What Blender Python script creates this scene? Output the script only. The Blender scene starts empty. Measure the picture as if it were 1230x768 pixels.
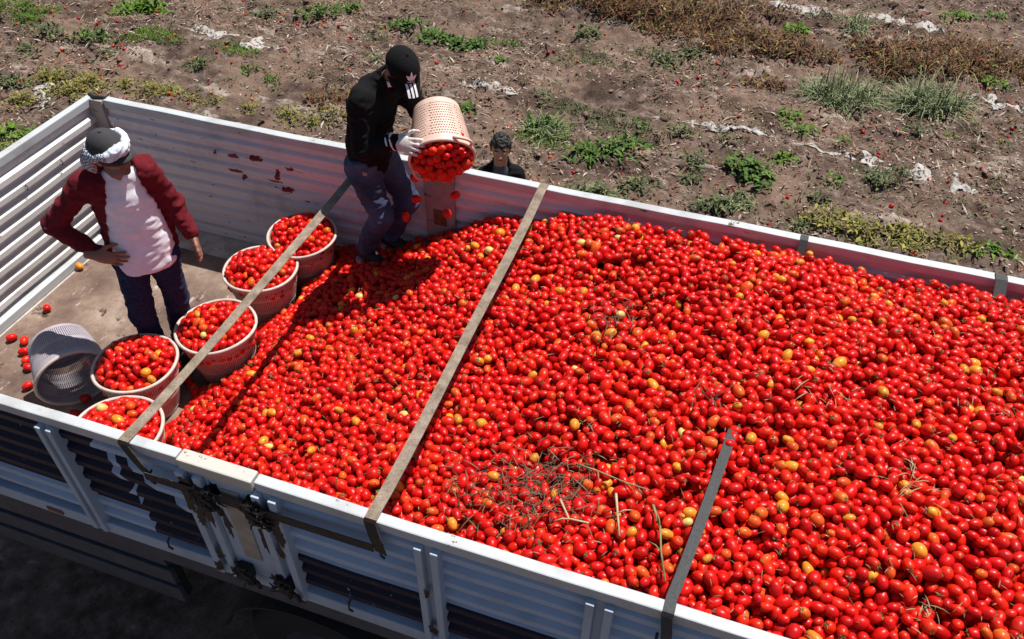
import bpy, math, random
import numpy as np
from mathutils import Matrix, Vector

random.seed(7)
RNG = np.random.default_rng(7)
scene = bpy.context.scene
col = scene.collection

# ------------------------------------------------------------------ camera
CAM = np.array([4.628, -1.604, 3.88])
yaw, pit, roll, FPX = -0.3283, 0.7498, 0.009, 993.7
fw = np.array([math.sin(yaw) * math.cos(pit), math.cos(yaw) * math.cos(pit), -math.sin(pit)])
rt = np.array([math.cos(yaw), -math.sin(yaw), 0.0])
up = np.cross(rt, fw)
rt2 = rt * math.cos(roll) + up * math.sin(roll)
up2 = -rt * math.sin(roll) + up * math.cos(roll)
cd = bpy.data.cameras.new('camera')
cam = bpy.data.objects.new('camera', cd)
col.objects.link(cam)
cam.matrix_world = Matrix(((rt2[0], up2[0], -fw[0], CAM[0]), (rt2[1], up2[1], -fw[1], CAM[1]),
                           (rt2[2], up2[2], -fw[2], CAM[2]), (0, 0, 0, 1)))
cd.sensor_width = 36.0
cd.lens = 36.0 * FPX / 1230.0
cd.clip_end = 2000
scene.camera = cam

# ------------------------------------------------------------------ light
SUN = Vector((0.235, 0.39, 1.0)).normalized()          # towards the sun
elev = math.asin(SUN.z)
azim = math.atan2(SUN.x, SUN.y)
world = bpy.data.worlds.new('World')
scene.world = world
world.use_nodes = True
wn = world.node_tree
sky = wn.nodes.new('ShaderNodeTexSky')
sky.sky_type = 'NISHITA'
sky.sun_disc = False
sky.sun_elevation = elev
sky.sun_rotation = azim
bg = wn.nodes['Background']
bg.inputs['Strength'].default_value = 0.05
wn.links.new(sky.outputs['Color'], bg.inputs['Color'])
sl = bpy.data.lights.new('sun', 'SUN')
sl.energy = 5.0
sl.angle = math.radians(0.53)
sl.color = (1.0, 0.96, 0.90)
so = bpy.data.objects.new('sun', sl)
col.objects.link(so)
so.rotation_euler = SUN.to_track_quat('Z', 'Y').to_euler()
vs = scene.view_settings
vs.view_transform = 'Standard'
vs.look = 'None'
vs.gamma = 1.0
vs.exposure = 0.40
vs.use_curve_mapping = False

GZ = -1.3            # field level; trailer bed floor is z = 0
WID = 2.55           # trailer width, outside
HT = 1.012           # top of the side walls
LEN = 7.2

# ------------------------------------------------------------------ helpers
def empty(name, loc):
    o = bpy.data.objects.new(name, None)
    o.empty_display_size = 0.1
    o.location = loc
    col.objects.link(o)
    return o

def tag(o, label=None, cat=None, group=None, kind=None):
    if label: o['label'] = label
    if cat: o['category'] = cat
    if group: o['group'] = group
    if kind: o['kind'] = kind
    return o

def make_mesh(name, V, Fs, smooth=True, colors=None):
    """V (n,3); Fs: an (m,k) int array, or a list of face tuples"""
    me = bpy.data.meshes.new(name)
    V = np.ascontiguousarray(V, dtype=np.float32)
    if isinstance(Fs, np.ndarray):
        m, k = Fs.shape
        me.vertices.add(len(V))
        me.vertices.foreach_set('co', V.ravel())
        me.loops.add(m * k)
        me.loops.foreach_set('vertex_index', np.ascontiguousarray(Fs, dtype=np.int32).ravel())
        me.polygons.add(m)
        me.polygons.foreach_set('loop_start', np.arange(0, m * k, k, dtype=np.int32))
        me.update(calc_edges=True)
    else:
        me.from_pydata(V.tolist(), [], [tuple(f) for f in Fs])
        me.update()
    if smooth:
        me.polygons.foreach_set('use_smooth', np.ones(len(me.polygons), dtype=bool))
    if colors is not None:
        a = me.color_attributes.new('col', 'FLOAT_COLOR', 'POINT')
        c4 = np.ones((len(V), 4), dtype=np.float32)
        c4[:, :3] = colors
        a.data.foreach_set('color', c4.ravel())
    return me

def link(name, me, mat=None, parent=None, loc=None):
    o = bpy.data.objects.new(name, me)
    if mat is not None and len(me.materials) == 0:
        for m in (mat if isinstance(mat, (list, tuple)) else [mat]):
            me.materials.append(m)
    col.objects.link(o)
    if parent is not None: o.parent = parent
    if loc is not None: o.location = loc
    return o

class MB:
    """collects boxes, tubes and rings into one mesh"""
    def __init__(s): s.v = []; s.f = []
    def add(s, V, Fc):
        n = len(s.v)
        s.v += [tuple(map(float, p)) for p in V]
        s.f += [tuple(i + n for i in f) for f in Fc]
    def box(s, lo, hi, M=None):
        (x0, y0, z0), (x1, y1, z1) = lo, hi
        V = [(x0, y0, z0), (x1, y0, z0), (x1, y1, z0), (x0, y1, z0), (x0, y0, z1), (x1, y0, z1), (x1, y1, z1), (x0, y1, z1)]
        if M is not None: V = [M @ Vector(p) for p in V]
        s.add(V, [(0, 3, 2, 1), (4, 5, 6, 7), (0, 1, 5, 4), (1, 2, 6, 5), (2, 3, 7, 6), (3, 0, 4, 7)])
        return s
    def tube(s, pts, rad, n=6, cap=True):
        pts = [Vector(p) for p in pts]
        if not isinstance(rad, (list, tuple)): rad = [rad] * len(pts)
        V = []; Fc = []
        ref = Vector((0, 0, 1))
        for i, p in enumerate(pts):
            t = (pts[min(i + 1, len(pts) - 1)] - pts[max(i - 1, 0)]).normalized()
            a = t.cross(ref)
            if a.length < 0.1: a = t.cross(Vector((1, 0, 0)))
            a.normalize(); b = t.cross(a)
            for k in range(n):
                an = 2 * math.pi * k / n
                V.append(p + (a * math.cos(an) + b * math.sin(an)) * rad[i])
        for i in range(len(pts) - 1):
            for k in range(n):
                k2 = (k + 1) % n
                Fc.append((i * n + k, (i + 1) * n + k, (i + 1) * n + k2, i * n + k2))
        if cap:
            Fc.append(tuple(range(n))); Fc.append(tuple(reversed([(len(pts) - 1) * n + k for k in range(n)])))
        s.add(V, Fc)
        return s
    def lathe(s, prof, n=48, closed=False):
        V = []; Fc = []
        m = len(prof)
        for k in range(n):
            an = 2 * math.pi * k / n
            for (r, z) in prof: V.append((r * math.cos(an), r * math.sin(an), z))
        for k in range(n):
            k2 = (k + 1) % n
            for i in range(m if closed else m - 1):
                i2 = (i + 1) % m
                Fc.append((k * m + i, k2 * m + i, k2 * m + i2, k * m + i2))
        s.add(V, Fc)
        return s
    def mesh(s, name, smooth=False, M=None):
        V = np.array(s.v, dtype=float)
        if M is not None: V = xf(M, V)
        return make_mesh(name, V, s.f, smooth)

def xf(M, V):
    M = np.array(M)
    return V @ M[:3, :3].T + M[:3, 3]

def bevel(o, w=0.006, seg=2):
    m = o.modifiers.new('bevel', 'BEVEL')
    m.width = w; m.segments = seg; m.limit_method = 'ANGLE'; m.angle_limit = math.radians(40)
    return o

def hash01(ix, iy, iz, seed):
    h = (ix * 374761393 + iy * 668265263 + iz * 1274126177 + seed * 974634777) & 0xFFFFFFFF
    h = ((h ^ (h >> 13)) * 1274126177) & 0xFFFFFFFF
    h = h ^ (h >> 16)
    return (h & 0xFFFFFF) / float(0xFFFFFF)

def vnoise(P, freq, seed=0):
    """value noise in -1..1"""
    Q = np.asarray(P, float) * freq
    I = np.floor(Q).astype(np.int64); f = Q - I
    f = f * f * (3 - 2 * f)
    r = 0
    for dx in (0, 1):
        for dy in (0, 1):
            for dz in (0, 1):
                w = (f[..., 0] if dx else 1 - f[..., 0]) * (f[..., 1] if dy else 1 - f[..., 1]) * (f[..., 2] if dz else 1 - f[..., 2])
                r = r + w * hash01(I[..., 0] + dx, I[..., 1] + dy, I[..., 2] + dz, seed)
    return r * 2 - 1

# ------------------------------------------------------------------ materials
class Nodes:
    def __init__(s, name):
        s.m = bpy.data.materials.new(name); s.m.use_nodes = True
        s.t = s.m.node_tree; s.b = s.t.nodes['Principled BSDF']
        s._pos = None
    def n(s, typ, **kw):
        nd = s.t.nodes.new(typ)
        for k, v in kw.items(): setattr(nd, k, v)
        return nd
    def ln(s, a, b): s.t.links.new(a, b)
    def setin(s, sock, v):
        if hasattr(v, 'default_value') or hasattr(v, 'is_linked'): s.ln(v, sock)
        else: sock.default_value = v
    def pos(s):
        if s._pos is None: s._pos = s.n('ShaderNodeNewGeometry').outputs['Position']
        return s._pos
    def obj(s): return s.n('ShaderNodeTexCoord').outputs['Object']
    def sep(s, v):
        nd = s.n('ShaderNodeSeparateXYZ'); s.ln(v, nd.inputs[0]); return nd.outputs
    def m_(s, op, a, b=0.0, c=0.0):
        nd = s.n('ShaderNodeMath', operation=op)
        s.setin(nd.inputs[0], a); s.setin(nd.inputs[1], b)
        if len(nd.inputs) > 2: s.setin(nd.inputs[2], c)
        return nd.outputs[0]
    def noise(s, vec, scale, detail=4, rough=0.6, out='Fac', scl=None):
        if scl is not None:
            mp = s.n('ShaderNodeMapping'); s.ln(vec, mp.inputs['Vector']); mp.inputs['Scale'].default_value = scl; vec = mp.outputs[0]
        nd = s.n('ShaderNodeTexNoise'); s.ln(vec, nd.inputs['Vector'])
        nd.inputs['Scale'].default_value = scale; nd.inputs['Detail'].default_value = detail; nd.inputs['Roughness'].default_value = rough
        return nd.outputs[out]
    def ramp(s, f, stops):
        nd = s.n('ShaderNodeValToRGB'); s.ln(f, nd.inputs[0])
        cr = nd.color_ramp
        while len(cr.elements) < len(stops): cr.elements.new(0.5)
        for e, (p, c) in zip(cr.elements, stops):
            e.position = p; e.color = tuple(c) + (1,) if len(c) == 3 else c
        return nd.outputs[0]
    def step(s, f, lo, hi):
        nd = s.n('ShaderNodeMapRange'); nd.interpolation_type = 'SMOOTHSTEP'
        s.setin(nd.inputs['Value'], f); nd.inputs['From Min'].default_value = lo; nd.inputs['From Max'].default_value = hi
        return nd.outputs[0]
    def mix(s, f, a, b):
        nd = s.n('ShaderNodeMix', data_type='RGBA')
        s.setin(nd.inputs[0], f)
        for k, v in ((6, a), (7, b)):
            if isinstance(v, tuple): nd.inputs[k].default_value = v + (1,) if len(v) == 3 else v
            else: s.ln(v, nd.inputs[k])
        return nd.outputs[2]
    def base(s, c):
        if isinstance(c, tuple): s.b.inputs['Base Color'].default_value = c + (1,)
        else: s.ln(c, s.b.inputs['Base Color'])
        return s
    def rough(s, r): s.setin(s.b.inputs['Roughness'], r); return s
    def bump(s, h, strength=0.3, dist=0.01):
        nd = s.n('ShaderNodeBump'); s.ln(h, nd.inputs['Height'])
        nd.inputs['Strength'].default_value = strength; nd.inputs['Distance'].default_value = dist
        s.ln(nd.outputs[0], s.b.inputs['Normal']); return s

M = {}
def mat(name, c, rough=0.7, var=0.25, scale=30, bump=0.0, spec=None, metal=0.0, bdist=0.005):
    k = Nodes(name)
    nz = k.noise(k.obj(), scale, 5)
    lo = tuple(x * (1 - var) for x in c); hi = tuple(min(1, x * (1 + var)) for x in c)
    k.base(k.ramp(nz, [(0.3, lo), (0.7, hi)])).rough(rough)
    if bump: k.bump(nz, bump, bdist)
    if spec is not None: k.b.inputs['Specular IOR Level'].default_value = spec
    k.b.inputs['Metallic'].default_value = metal
    M[name] = k.m
    return k.m

def vcol_mat(name, rough=0.8, spec=0.3, bump=0.0, scale=60, transl=0.0, coat=0.0):
    k = Nodes(name)
    at = k.n('ShaderNodeAttribute', attribute_name='col')
    nz = k.noise(k.obj(), scale, 3)
    mul = k.n('ShaderNodeMix', data_type='RGBA', blend_type='MULTIPLY'); mul.inputs[0].default_value = 1.0
    k.ln(at.outputs['Color'], mul.inputs[6]); k.ln(k.ramp(nz, [(0.25, (0.78, 0.78, 0.78)), (0.75, (1, 1, 1))]), mul.inputs[7])
    k.base(mul.outputs[2]).rough(rough)
    k.b.inputs['Specular IOR Level'].default_value = spec
    k.b.inputs['Coat Weight'].default_value = coat
    k.b.inputs['Coat Roughness'].default_value = 0.12
    if bump: k.bump(nz, bump, 0.003)
    M[name] = k.m
    return k.m

vcol_mat('tomato', rough=0.36, spec=0.28, scale=25, bump=0.10, coat=0.04)
vcol_mat('foliage', rough=0.75, spec=0.15, scale=40)
vcol_mat('litter', rough=0.95, spec=0.08, scale=50)
vcol_mat('vcloth', rough=0.9, spec=0.15, scale=120, bump=0.25)
mat('black_cotton', (0.008, 0.008, 0.009), 0.95, 0.3, 60, 0.15, 0.15)
mat('maroon_cloth', (0.13, 0.012, 0.018), 0.95, 0.25, 45, 0.3, 0.15)
mat('white_cotton', (0.84, 0.82, 0.88), 0.92, 0.08, 25, 0.3, 0.15)
mat('dark_denim', (0.022, 0.032, 0.075), 0.92, 0.5, 70, 0.3, 0.15)
mat('shoe_black', (0.012, 0.012, 0.013), 0.6, 0.3, 40)
mat('sole_grey', (0.35, 0.34, 0.32), 0.8, 0.2, 40)
mat('glove', (0.62, 0.56, 0.53), 0.9, 0.12, 90, 0.3)
mat('skin', (0.26, 0.115, 0.068), 0.5, 0.12, 30, 0.1)
mat('skin_young', (0.44, 0.21, 0.125), 0.5, 0.1, 30, 0.08)
mat('lips', (0.26, 0.075, 0.06), 0.5, 0.1)
mat('hair_black', (0.010, 0.008, 0.007), 0.6, 0.4, 120, 0.8)
mat('stubble', (0.14, 0.11, 0.10), 0.9, 0.5, 400)
mat('eye_white', (0.6, 0.57, 0.54), 0.3, 0.05)
mat('iris_dark', (0.01, 0.006, 0.004), 0.2, 0.1)
mat('cap_grey', (0.035, 0.033, 0.036), 0.9, 0.2, 80, 0.2)
mat('white_print', (0.75, 0.75, 0.76), 0.8, 0.05)
mat('rubber', (0.012, 0.012, 0.013), 0.85, 0.4, 20, 0.2)
mat('dark_steel', (0.035, 0.034, 0.034), 0.6, 0.4, 15, 0.15, metal=0.3)
mat('guard_grey', (0.055, 0.062, 0.08), 0.6, 0.25, 8, 0.1)
mat('grease', (0.006, 0.005, 0.005), 0.45, 0.3, 30, 0.5)
mat('rust', (0.16, 0.075, 0.04), 0.9, 0.5, 30, 0.3)
mat('beige_plate', (0.33, 0.30, 0.25), 0.7, 0.25, 12, 0.1)
mat('basket_white', (0.54, 0.40, 0.34), 0.55, 0.12, 18, 0.1)
mat('basket_pink', (0.66, 0.46, 0.38), 0.5, 0.12, 18, 0.1)
mat('basket_purple', (0.36, 0.32, 0.36), 0.55, 0.12, 18, 0.1)
mat('rim_white', (0.55, 0.45, 0.40), 0.55, 0.12, 25, 0.15)
mat('strap_dark', (0.045, 0.045, 0.048), 0.8, 0.3, 90, 0.3)
mat('plastic_film', (0.36, 0.33, 0.305), 0.6, 0.25, 12, 0.3)
mat('wood_stick', (0.30, 0.24, 0.18), 0.9, 0.3, 20, 0.3)

mat('strap_shaded', (0.045, 0.034, 0.026), 0.9, 0.4, 60, 0.3)  # strap webbing with the wall's shade painted into its colour
def strap_beige():
    k = Nodes('strap_beige')
    o = k.pos()
    n1 = k.noise(o, 14, 5, 0.7); n2 = k.noise(o, 160, 2, 0.5)
    c = k.ramp(n1, [(0.3, (0.13, 0.095, 0.068)), (0.55, (0.26, 0.205, 0.155)), (0.75, (0.36, 0.30, 0.235))])
    k.base(k.mix(k.step(n2, 0.55, 0.7), c, (0.11, 0.08, 0.06))).rough(0.95).bump(n2, 0.4, 0.003)
    M['strap_beige'] = k.m
strap_beige()

def paint(name, tint, chip=0.66, dirt=0.5, navy=False, red=None):
    k = Nodes(name)
    P = k.pos(); x, y, z = k.sep(P)
    n1 = k.noise(P, 3.5, 6, 0.65)
    n2 = k.noise(P, 26, 5, 0.7)
    n3 = k.noise(P, 9, 6, 0.75, scl=(0.6, 0.6, 2.2))
    c = k.mix(k.m_('MULTIPLY', k.step(n1, 0.45, 0.75), dirt), tint, tuple(t * 0.55 * w for t, w in zip(tint, (1, 0.93, 0.86))))
    if navy:
        # stripes of dark paint that follow the ribs, with a ragged flag edge
        fz = k.m_('FRACT', k.m_('DIVIDE', k.m_('SUBTRACT', z, 0.215), RIB))
        stripe = k.m_('MULTIPLY', k.step(fz, 0.03, 0.07), k.m_('SUBTRACT', 1.0, k.step(fz, 0.86, 0.90)))
        wave = k.m_('MULTIPLY', k.m_('SINE', k.m_('MULTIPLY', z, 38.0)), 0.03)
        xa = k.m_('ADD', x, wave)
        edge = k.m_('ADD', k.m_('MULTIPLY', k.m_('SUBTRACT', 0.95, z), 0.28), 2.06)
        left = k.m_('LESS_THAN', xa, edge)
        left = k.m_('MULTIPLY', left, k.m_('GREATER_THAN', z, 0.40))
        dx = k.m_('SUBTRACT', x, 2.06); 
        low1 = k.m_('MULTIPLY', k.m_('LESS_THAN', x, 2.56), k.m_('LESS_THAN', z, k.m_('SUBTRACT', 0.72, k.m_('MULTIPLY', k.m_('MAXIMUM', k.m_('SUBTRACT', x, 2.26), 0.0), 0.75))))
        low1 = k.m_('MULTIPLY', low1, k.m_('GREATER_THAN', x, 2.2))
        low2 = k.m_('MULTIPLY', k.m_('GREATER_THAN', x, 3.0), k.m_('LESS_THAN', z, 0.50))
        thin = k.m_('MULTIPLY', k.m_('LESS_THAN', x, 2.2), k.m_('LESS_THAN', z, 0.25))
        # chequer tongue beside the flag edge
        cx = k.m_('MULTIPLY', k.m_('GREATER_THAN', xa, k.m_('ADD', edge, 0.045)), k.m_('LESS_THAN', xa, k.m_('ADD', edge, 0.11)))
        cx = k.m_('MULTIPLY', cx, k.m_('MULTIPLY', k.m_('GREATER_THAN', z, 0.45), k.m_('LESS_THAN', z, 0.86)))
        tot = k.m_('MINIMUM', k.m_('ADD', k.m_('ADD', k.m_('ADD', left, low1), k.m_('ADD', low2, thin)), cx), 1.0)
        tot = k.m_('MULTIPLY', tot, stripe)
        tot = k.m_('MULTIPLY', tot, k.m_('SUBTRACT', 1.0, k.step(n2, 0.66, 0.70)))
        c = k.mix(tot, c, (0.012, 0.008, 0.024))
    chipm = k.step(n3, chip, chip + 0.03)
    chipc = k.ramp(n2, [(0.35, (0.02, 0.016, 0.014)), (0.6, (0.10, 0.05, 0.03))])
    c = k.mix(chipm, c, chipc)
    if red:
        tot = None
        wob = k.noise(P, 22, 4, 0.7); wob2 = k.noise(P, 7, 4, 0.7)
        for (rx, rz, sx, sz) in red:
            a = k.m_('DIVIDE', k.m_('SUBTRACT', k.m_('ADD', x, k.m_('MULTIPLY', k.m_('SUBTRACT', wob2, .5), .12)), rx), sx); b = k.m_('DIVIDE', k.m_('SUBTRACT', z, rz), sz)
            d = k.m_('SQRT', k.m_('ADD', k.m_('MULTIPLY', a, a), k.m_('MULTIPLY', b, b)))
            d = k.m_('ADD', d, k.m_('MULTIPLY', k.m_('SUBTRACT', wob, 0.5), 2.6))
            mk = k.m_('SUBTRACT', 1.0, k.step(d, 0.75, 0.95))
            tot = mk if tot is None else k.m_('MAXIMUM', tot, mk)
        c = k.mix(tot, c, (0.22, 0.012, 0.012))
    k.base(c).rough(0.5)
    k.b.inputs['Specular IOR Level'].default_value = 0.3
    k.bump(n2, 0.12, 0.004)
    M[name] = k.m
RIB = 0.104
paint('paint_inner', (0.68, 0.64, 0.66), 0.645, 0.6,
      red=[(1.03, 0.77, .022, .02), (1.17, 0.77, .05, .018), (1.34, 0.78, .05, .018), (1.16, 0.65, .07, .018), (1.2, 0.6, .02, .03), (1.44, 0.62, .07, .02), (1.49, 0.68, .025, .05), (1.62, 0.76, .03, .02), (1.55, 0.57, .05, .02)])
paint('paint_front', (0.66, 0.64, 0.62), 0.65, 0.5)
paint('paint_outer', (0.37, 0.47, 0.62), 0.70, 0.45, navy=True)
paint('paint_post', (0.38, 0.46, 0.57), 0.67, 0.5)
paint('paint_rim', (0.47, 0.49, 0.51), 0.625, 0.55)
paint('paint_cream', (0.50, 0.475, 0.43), 0.60, 0.8)
paint('paint_worn', (0.34, 0.31, 0.29), 0.60, 0.8)

def floor_mat():
    k = Nodes('bed_plate'); P = k.pos()
    n1 = k.noise(P, 2.2, 7, 0.65); n2 = k.noise(P, 40, 4, 0.7); n3 = k.noise(P, 5, 6, 0.75, scl=(3.0, 0.7, 1))
    c = k.ramp(n1, [(0.33, (0.075, 0.045, 0.034)), (0.5, (0.185, 0.122, 0.092)), (0.66, (0.31, 0.235, 0.185))])
    c = k.mix(k.step(n3, 0.60, 0.67), c, (0.40, 0.345, 0.30))
    c = k.mix(k.step(k.noise(P, 4.3, 5, .7), 0.57, 0.65), c, (0.055, 0.022, 0.018))
    c = k.mix(k.m_('MULTIPLY', k.step(n2, 0.56, 0.70), .55), c, (0.07, 0.045, 0.035))
    k.base(c).rough(0.85).bump(n2, 0.25, 0.004); M['bed_plate'] = k.m
    k = Nodes('bed_border'); P = k.pos()
    n1 = k.noise(P, 6, 6, 0.7); n2 = k.noise(P, 30, 4, 0.7)
    c = k.ramp(n1, [(0.35, (0.30, 0.26, 0.22)), (0.6, (0.52, 0.47, 0.42))])
    k.base(k.mix(k.step(n2, 0.60, 0.68), c, (0.2, 0.09, 0.07))).rough(0.85).bump(n2, 0.2, 0.004); M['bed_border'] = k.m
floor_mat()

def soil_mat():
    k = Nodes('field_soil'); P = k.pos()
    n1 = k.noise(P, 0.9, 6, 0.6); n2 = k.noise(P, 7, 7, 0.7); n3 = k.noise(P, 35, 4, 0.7)
    c = k.ramp(n2, [(0.28, (0.045, 0.029, 0.022)), (0.47, (0.105, 0.072, 0.057)), (0.60, (0.18, 0.132, 0.107)), (0.78, (0.36, 0.29, 0.245))])
    c = k.mix(k.m_('MULTIPLY', k.step(n1, 0.42, 0.66), 0.6), c, (0.235, 0.155, 0.115))
    c = k.mix(k.m_('MULTIPLY', k.step(n3, 0.56, 0.72), .7), c, (0.03, 0.02, 0.016))
    n4 = k.noise(P, 1.6, 5, 0.65, scl=(0.55, 1.3, 1)); n5 = k.noise(P, 1.1, 4, .6)
    c = k.mix(k.m_('MULTIPLY', k.step(n5, 0.52, 0.64), .75), c, (0.05, 0.033, 0.026))
    c = k.mix(k.m_('MULTIPLY', k.step(n4, 0.57, 0.66), k.ramp(n2, [(0.35, (0.25, 0.25, 0.25)), (0.6, (.9, .9, .9))])), c, (0.40, 0.335, 0.285))
    k.base(c).rough(0.97).bump(n3, 0.7, 0.03)
    k.b.inputs['Specular IOR Level'].default_value = 0.1
    M['field_soil'] = k.m
soil_mat()

def denim_worn():
    k = Nodes('worn_denim'); P = k.pos()
    n1 = k.noise(P, 5, 3, 0.5); n2 = k.noise(P, 90, 3, 0.6)
    c = k.ramp(n1, [(0.35, (0.022, 0.034, 0.075)), (0.6, (0.055, 0.08, 0.145)), (0.75, (0.15, 0.18, 0.24))])
    k.base(c).rough(0.92).bump(n2, 0.3, 0.004); M['worn_denim'] = k.m
denim_worn()
def scarf_mat():
    k = Nodes('scarf_check'); o = k.obj()
    ck = k.n('ShaderNodeTexChecker'); k.ln(o, ck.inputs[0]); ck.inputs['Scale'].default_value = 130
    ck.inputs['Color1'].default_value = (0.02, 0.022, 0.04, 1); ck.inputs['Color2'].default_value = (0.62, 0.65, 0.72, 1)
    k.base(ck.outputs[0]).rough(0.95); M['scarf_check'] = k.m
scarf_mat()
mat('scarf_white', (0.62, 0.66, 0.74), 0.95, 0.35, 60, 0.4)

# ------------------------------------------------------------------ ground
def axis(lo, hi, step, far):
    a = list(np.arange(lo, hi + 1e-6, step))
    s = step
    while a[-1] < far: s *= 1.35; a.append(a[-1] + s)
    s = step
    while a[0] > -far: s *= 1.35; a.insert(0, a[0] - s)
    return np.array(a)

def ground_z(x, y):
    P = np.stack([x, y, np.zeros_like(x)], -1)
    amp = np.clip((y - 2.9) / 1.0, 0.15, 1) * np.clip((60 - np.hypot(x, y)) / 40, 0, 1)
    rows = 0.05 * np.exp(-((y - 7.65 - 0.02 * x) / 0.38) ** 2) + 0.07 * np.exp(-((y - 11.2) / 0.5) ** 2) + 0.05 * np.exp(-((y - 14.6) / 0.5) ** 2) - 0.03 * np.exp(-((y - 9.3) / 0.5) ** 2)
    z = rows + 0.045 * vnoise(P, 1.3, 1) + 0.045 * vnoise(P, 4.1, 2) + 0.055 * np.abs(vnoise(P, 8.0, 3)) + 0.026 * vnoise(P, 17, 4)
    return GZ + z * amp

gx = axis(-9.0, 10.0, 0.043, 600); gy = axis(3.8, 14.6, 0.043, 600)
XX, YY = np.meshgrid(gx, gy, indexing='ij')
ZZ = ground_z(XX, YY)
V = np.stack([XX.ravel(), YY.ravel(), ZZ.ravel()], -1)
nx, ny = len(gx), len(gy)
I = np.arange(nx * ny).reshape(nx, ny)
Fg = np.stack([I[:-1, :-1], I[1:, :-1], I[1:, 1:], I[:-1, 1:]], -1).reshape(-1, 4)
g = link('ground', make_mesh('ground', V, Fg, True), M['field_soil'])
tag(g, 'brown ploughed soil of the harvested field', 'ground', kind='structure')

# ------------------------------------------------------------------ trailer
trailer = empty('trailer', (LEN / 2, WID / 2, GZ))
tag(trailer, 'white corrugated metal cargo trailer loaded with tomatoes', 'trailer')
T0 = np.array(trailer.location)
def tpart(name, mb, mat_, parent=None, smooth=False, bev=0.0):
    me = mb.mesh(name, smooth) if isinstance(mb, MB) else mb
    v = np.zeros(len(me.vertices) * 3, dtype=np.float32); me.vertices.foreach_get('co', v)
    v = v.reshape(-1, 3) - T0
    me.vertices.foreach_set('co', v.astype(np.float32).ravel()); me.update()
    o = link(name, me, mat_, parent if parent is not None else trailer)
    if bev: bevel(o, bev)
    return o

def rib_profile(z0, z1, depth, phase=0.0):
    """(z, offset) points of a trapezoid corrugation; offset 0 .. depth"""
    pts = [(z0, 0.0)]
    z = z0 + 0.015
    while z + RIB < z1:
        pts += [(z + 0.10 * RIB, 0.0), (z + 0.30 * RIB, depth), (z + 0.66 * RIB, depth), (z + 0.84 * RIB, 0.0)]
        z += RIB
    pts.append((z1, 0.0))
    return pts

def sheet(axis_, a0, a1, base, sgn, z0, z1, depth, th=0.004, nseg=24):
    """corrugated sheet along x (axis 0) or y (axis 1); ribs stick out from plane `base` by sgn*depth; dented a little"""
    pr = rib_profile(z0, z1, depth)
    A = np.linspace(a0, a1, nseg + 1)
    V = []; F_ = []
    n = len(pr)
    for side in (0, 1):
        for a in A:
            for (z, o) in pr:
                d = base + sgn * o + (th if side else 0.0)
                p = (a, d, z) if axis_ == 0 else (d, a, z)
                V.append(p)
    V = np.array(V)
    den = 0.004 * vnoise(V * np.array([1, 0 if axis_ == 0 else 1, 1]), 2.3, 11) + 0.003 * vnoise(V * np.array([1, 0 if axis_ == 0 else 1, 1]), 6, 12)
    V[:, 1 if axis_ == 0 else 0] += den
    m = n * (nseg + 1)
    for i in range(nseg):
        for j in range(n - 1):
            q = (i * n + j, (i + 1) * n + j, (i + 1) * n + j + 1, i * n + j + 1)
            F_.append(q); F_.append(tuple(m + k for k in reversed(q)))
    return make_mesh('sheet', V, F_, False)

# bed floor
bed = tpart('bed_floor', MB().box((0.02, 0.02, -0.06), (LEN - 0.02, WID - 0.02, 0.0)), M['bed_border'])
for (x0, x1) in ((0.12, 2.4), (2.404, 4.8), (4.804, LEN - 0.1)):
    tpart('floor_plate', MB().box((x0, 0.30, 0.0005), (x1, WID - 0.30, 0.004)), M['bed_plate'], bed)

tpart('side_sill', MB().box((0.0, 0.014, -0.062), (LEN, 0.060, 0.104)), M['guard_grey'])
# side walls: near side (posts and paint outside), far side
near = tpart('side_wall', sheet(0, 0.08, LEN - 0.02, 0.034, -1, 0.20, 0.955, 0.026), M['paint_outer'])
near['label'] = 'blue white side wall with dark painted stripes and strap hooks'
far_ = tpart('side_wall', sheet(0, 0.16, LEN - 0.02, WID - 0.040, -1, 0.07, 0.955, 0.024), M['paint_inner'])
front = tpart('front_wall', sheet(1, 0.06, WID - 0.06, 0.022, 1, 0.06, 0.955, 0.034), M['paint_front'])
tail = tpart('tail_gate', sheet(1, 0.06, WID - 0.06, LEN - 0.02, -1, 0.06, 0.955, 0.03), M['paint_front'])
def long_rail(y0, y1, x0, x1, z0, z1, par, mat_, nm='top_rail', wob=0.0022):
    n = 60; V = []; F_ = []
    for i in range(n + 1):
        x = x0 + (x1 - x0) * i / n
        dz = wob * math.sin(x * 3.1) + wob * 0.7 * math.sin(x * 9.7 + 1); dy = wob * math.sin(x * 2.3 + 2)
        V += [(x, y0 + dy, z0), (x, y1 + dy, z0), (x, y1 + dy, z1 + dz), (x, y0 + dy, z1 + dz)]
    for i in range(n):
        for k in range(4):
            k2 = (k + 1) % 4
            F_.append((4 * i + k, 4 * i + k2, 4 * i + 4 + k2, 4 * i + 4 + k))
    F_ += [(0, 3, 2, 1), (4 * n, 4 * n + 1, 4 * n + 2, 4 * n + 3)]
    return tpart(nm, make_mesh(nm, V, F_, False), mat_, par, bev=0.007)
for (a, b) in ((0.0, 2.555), (2.94, LEN)):
    long_rail(0.0, 0.053, a, b, 0.950, HT, near, M['paint_rim'])
tpart('rail_coupling', MB().box((2.562, -0.008, 0.945), (2.932, 0.060, HT + 0.004)), M['paint_cream'], near, bev=0.008)
long_rail(WID - 0.062, WID, 0.16, LEN, 0.950, HT, far_, M['paint_rim'])
long_rail(-0.012, 0.045, 0.0, LEN, 0.105, 0.200, near, M['paint_post'], 'bottom_rail', 0.0015)
long_rail(WID - 0.07, WID, 0.16, LEN, 0.002, 0.075, far_, M['paint_inner'], 'bottom_rail', 0.0015)
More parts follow.
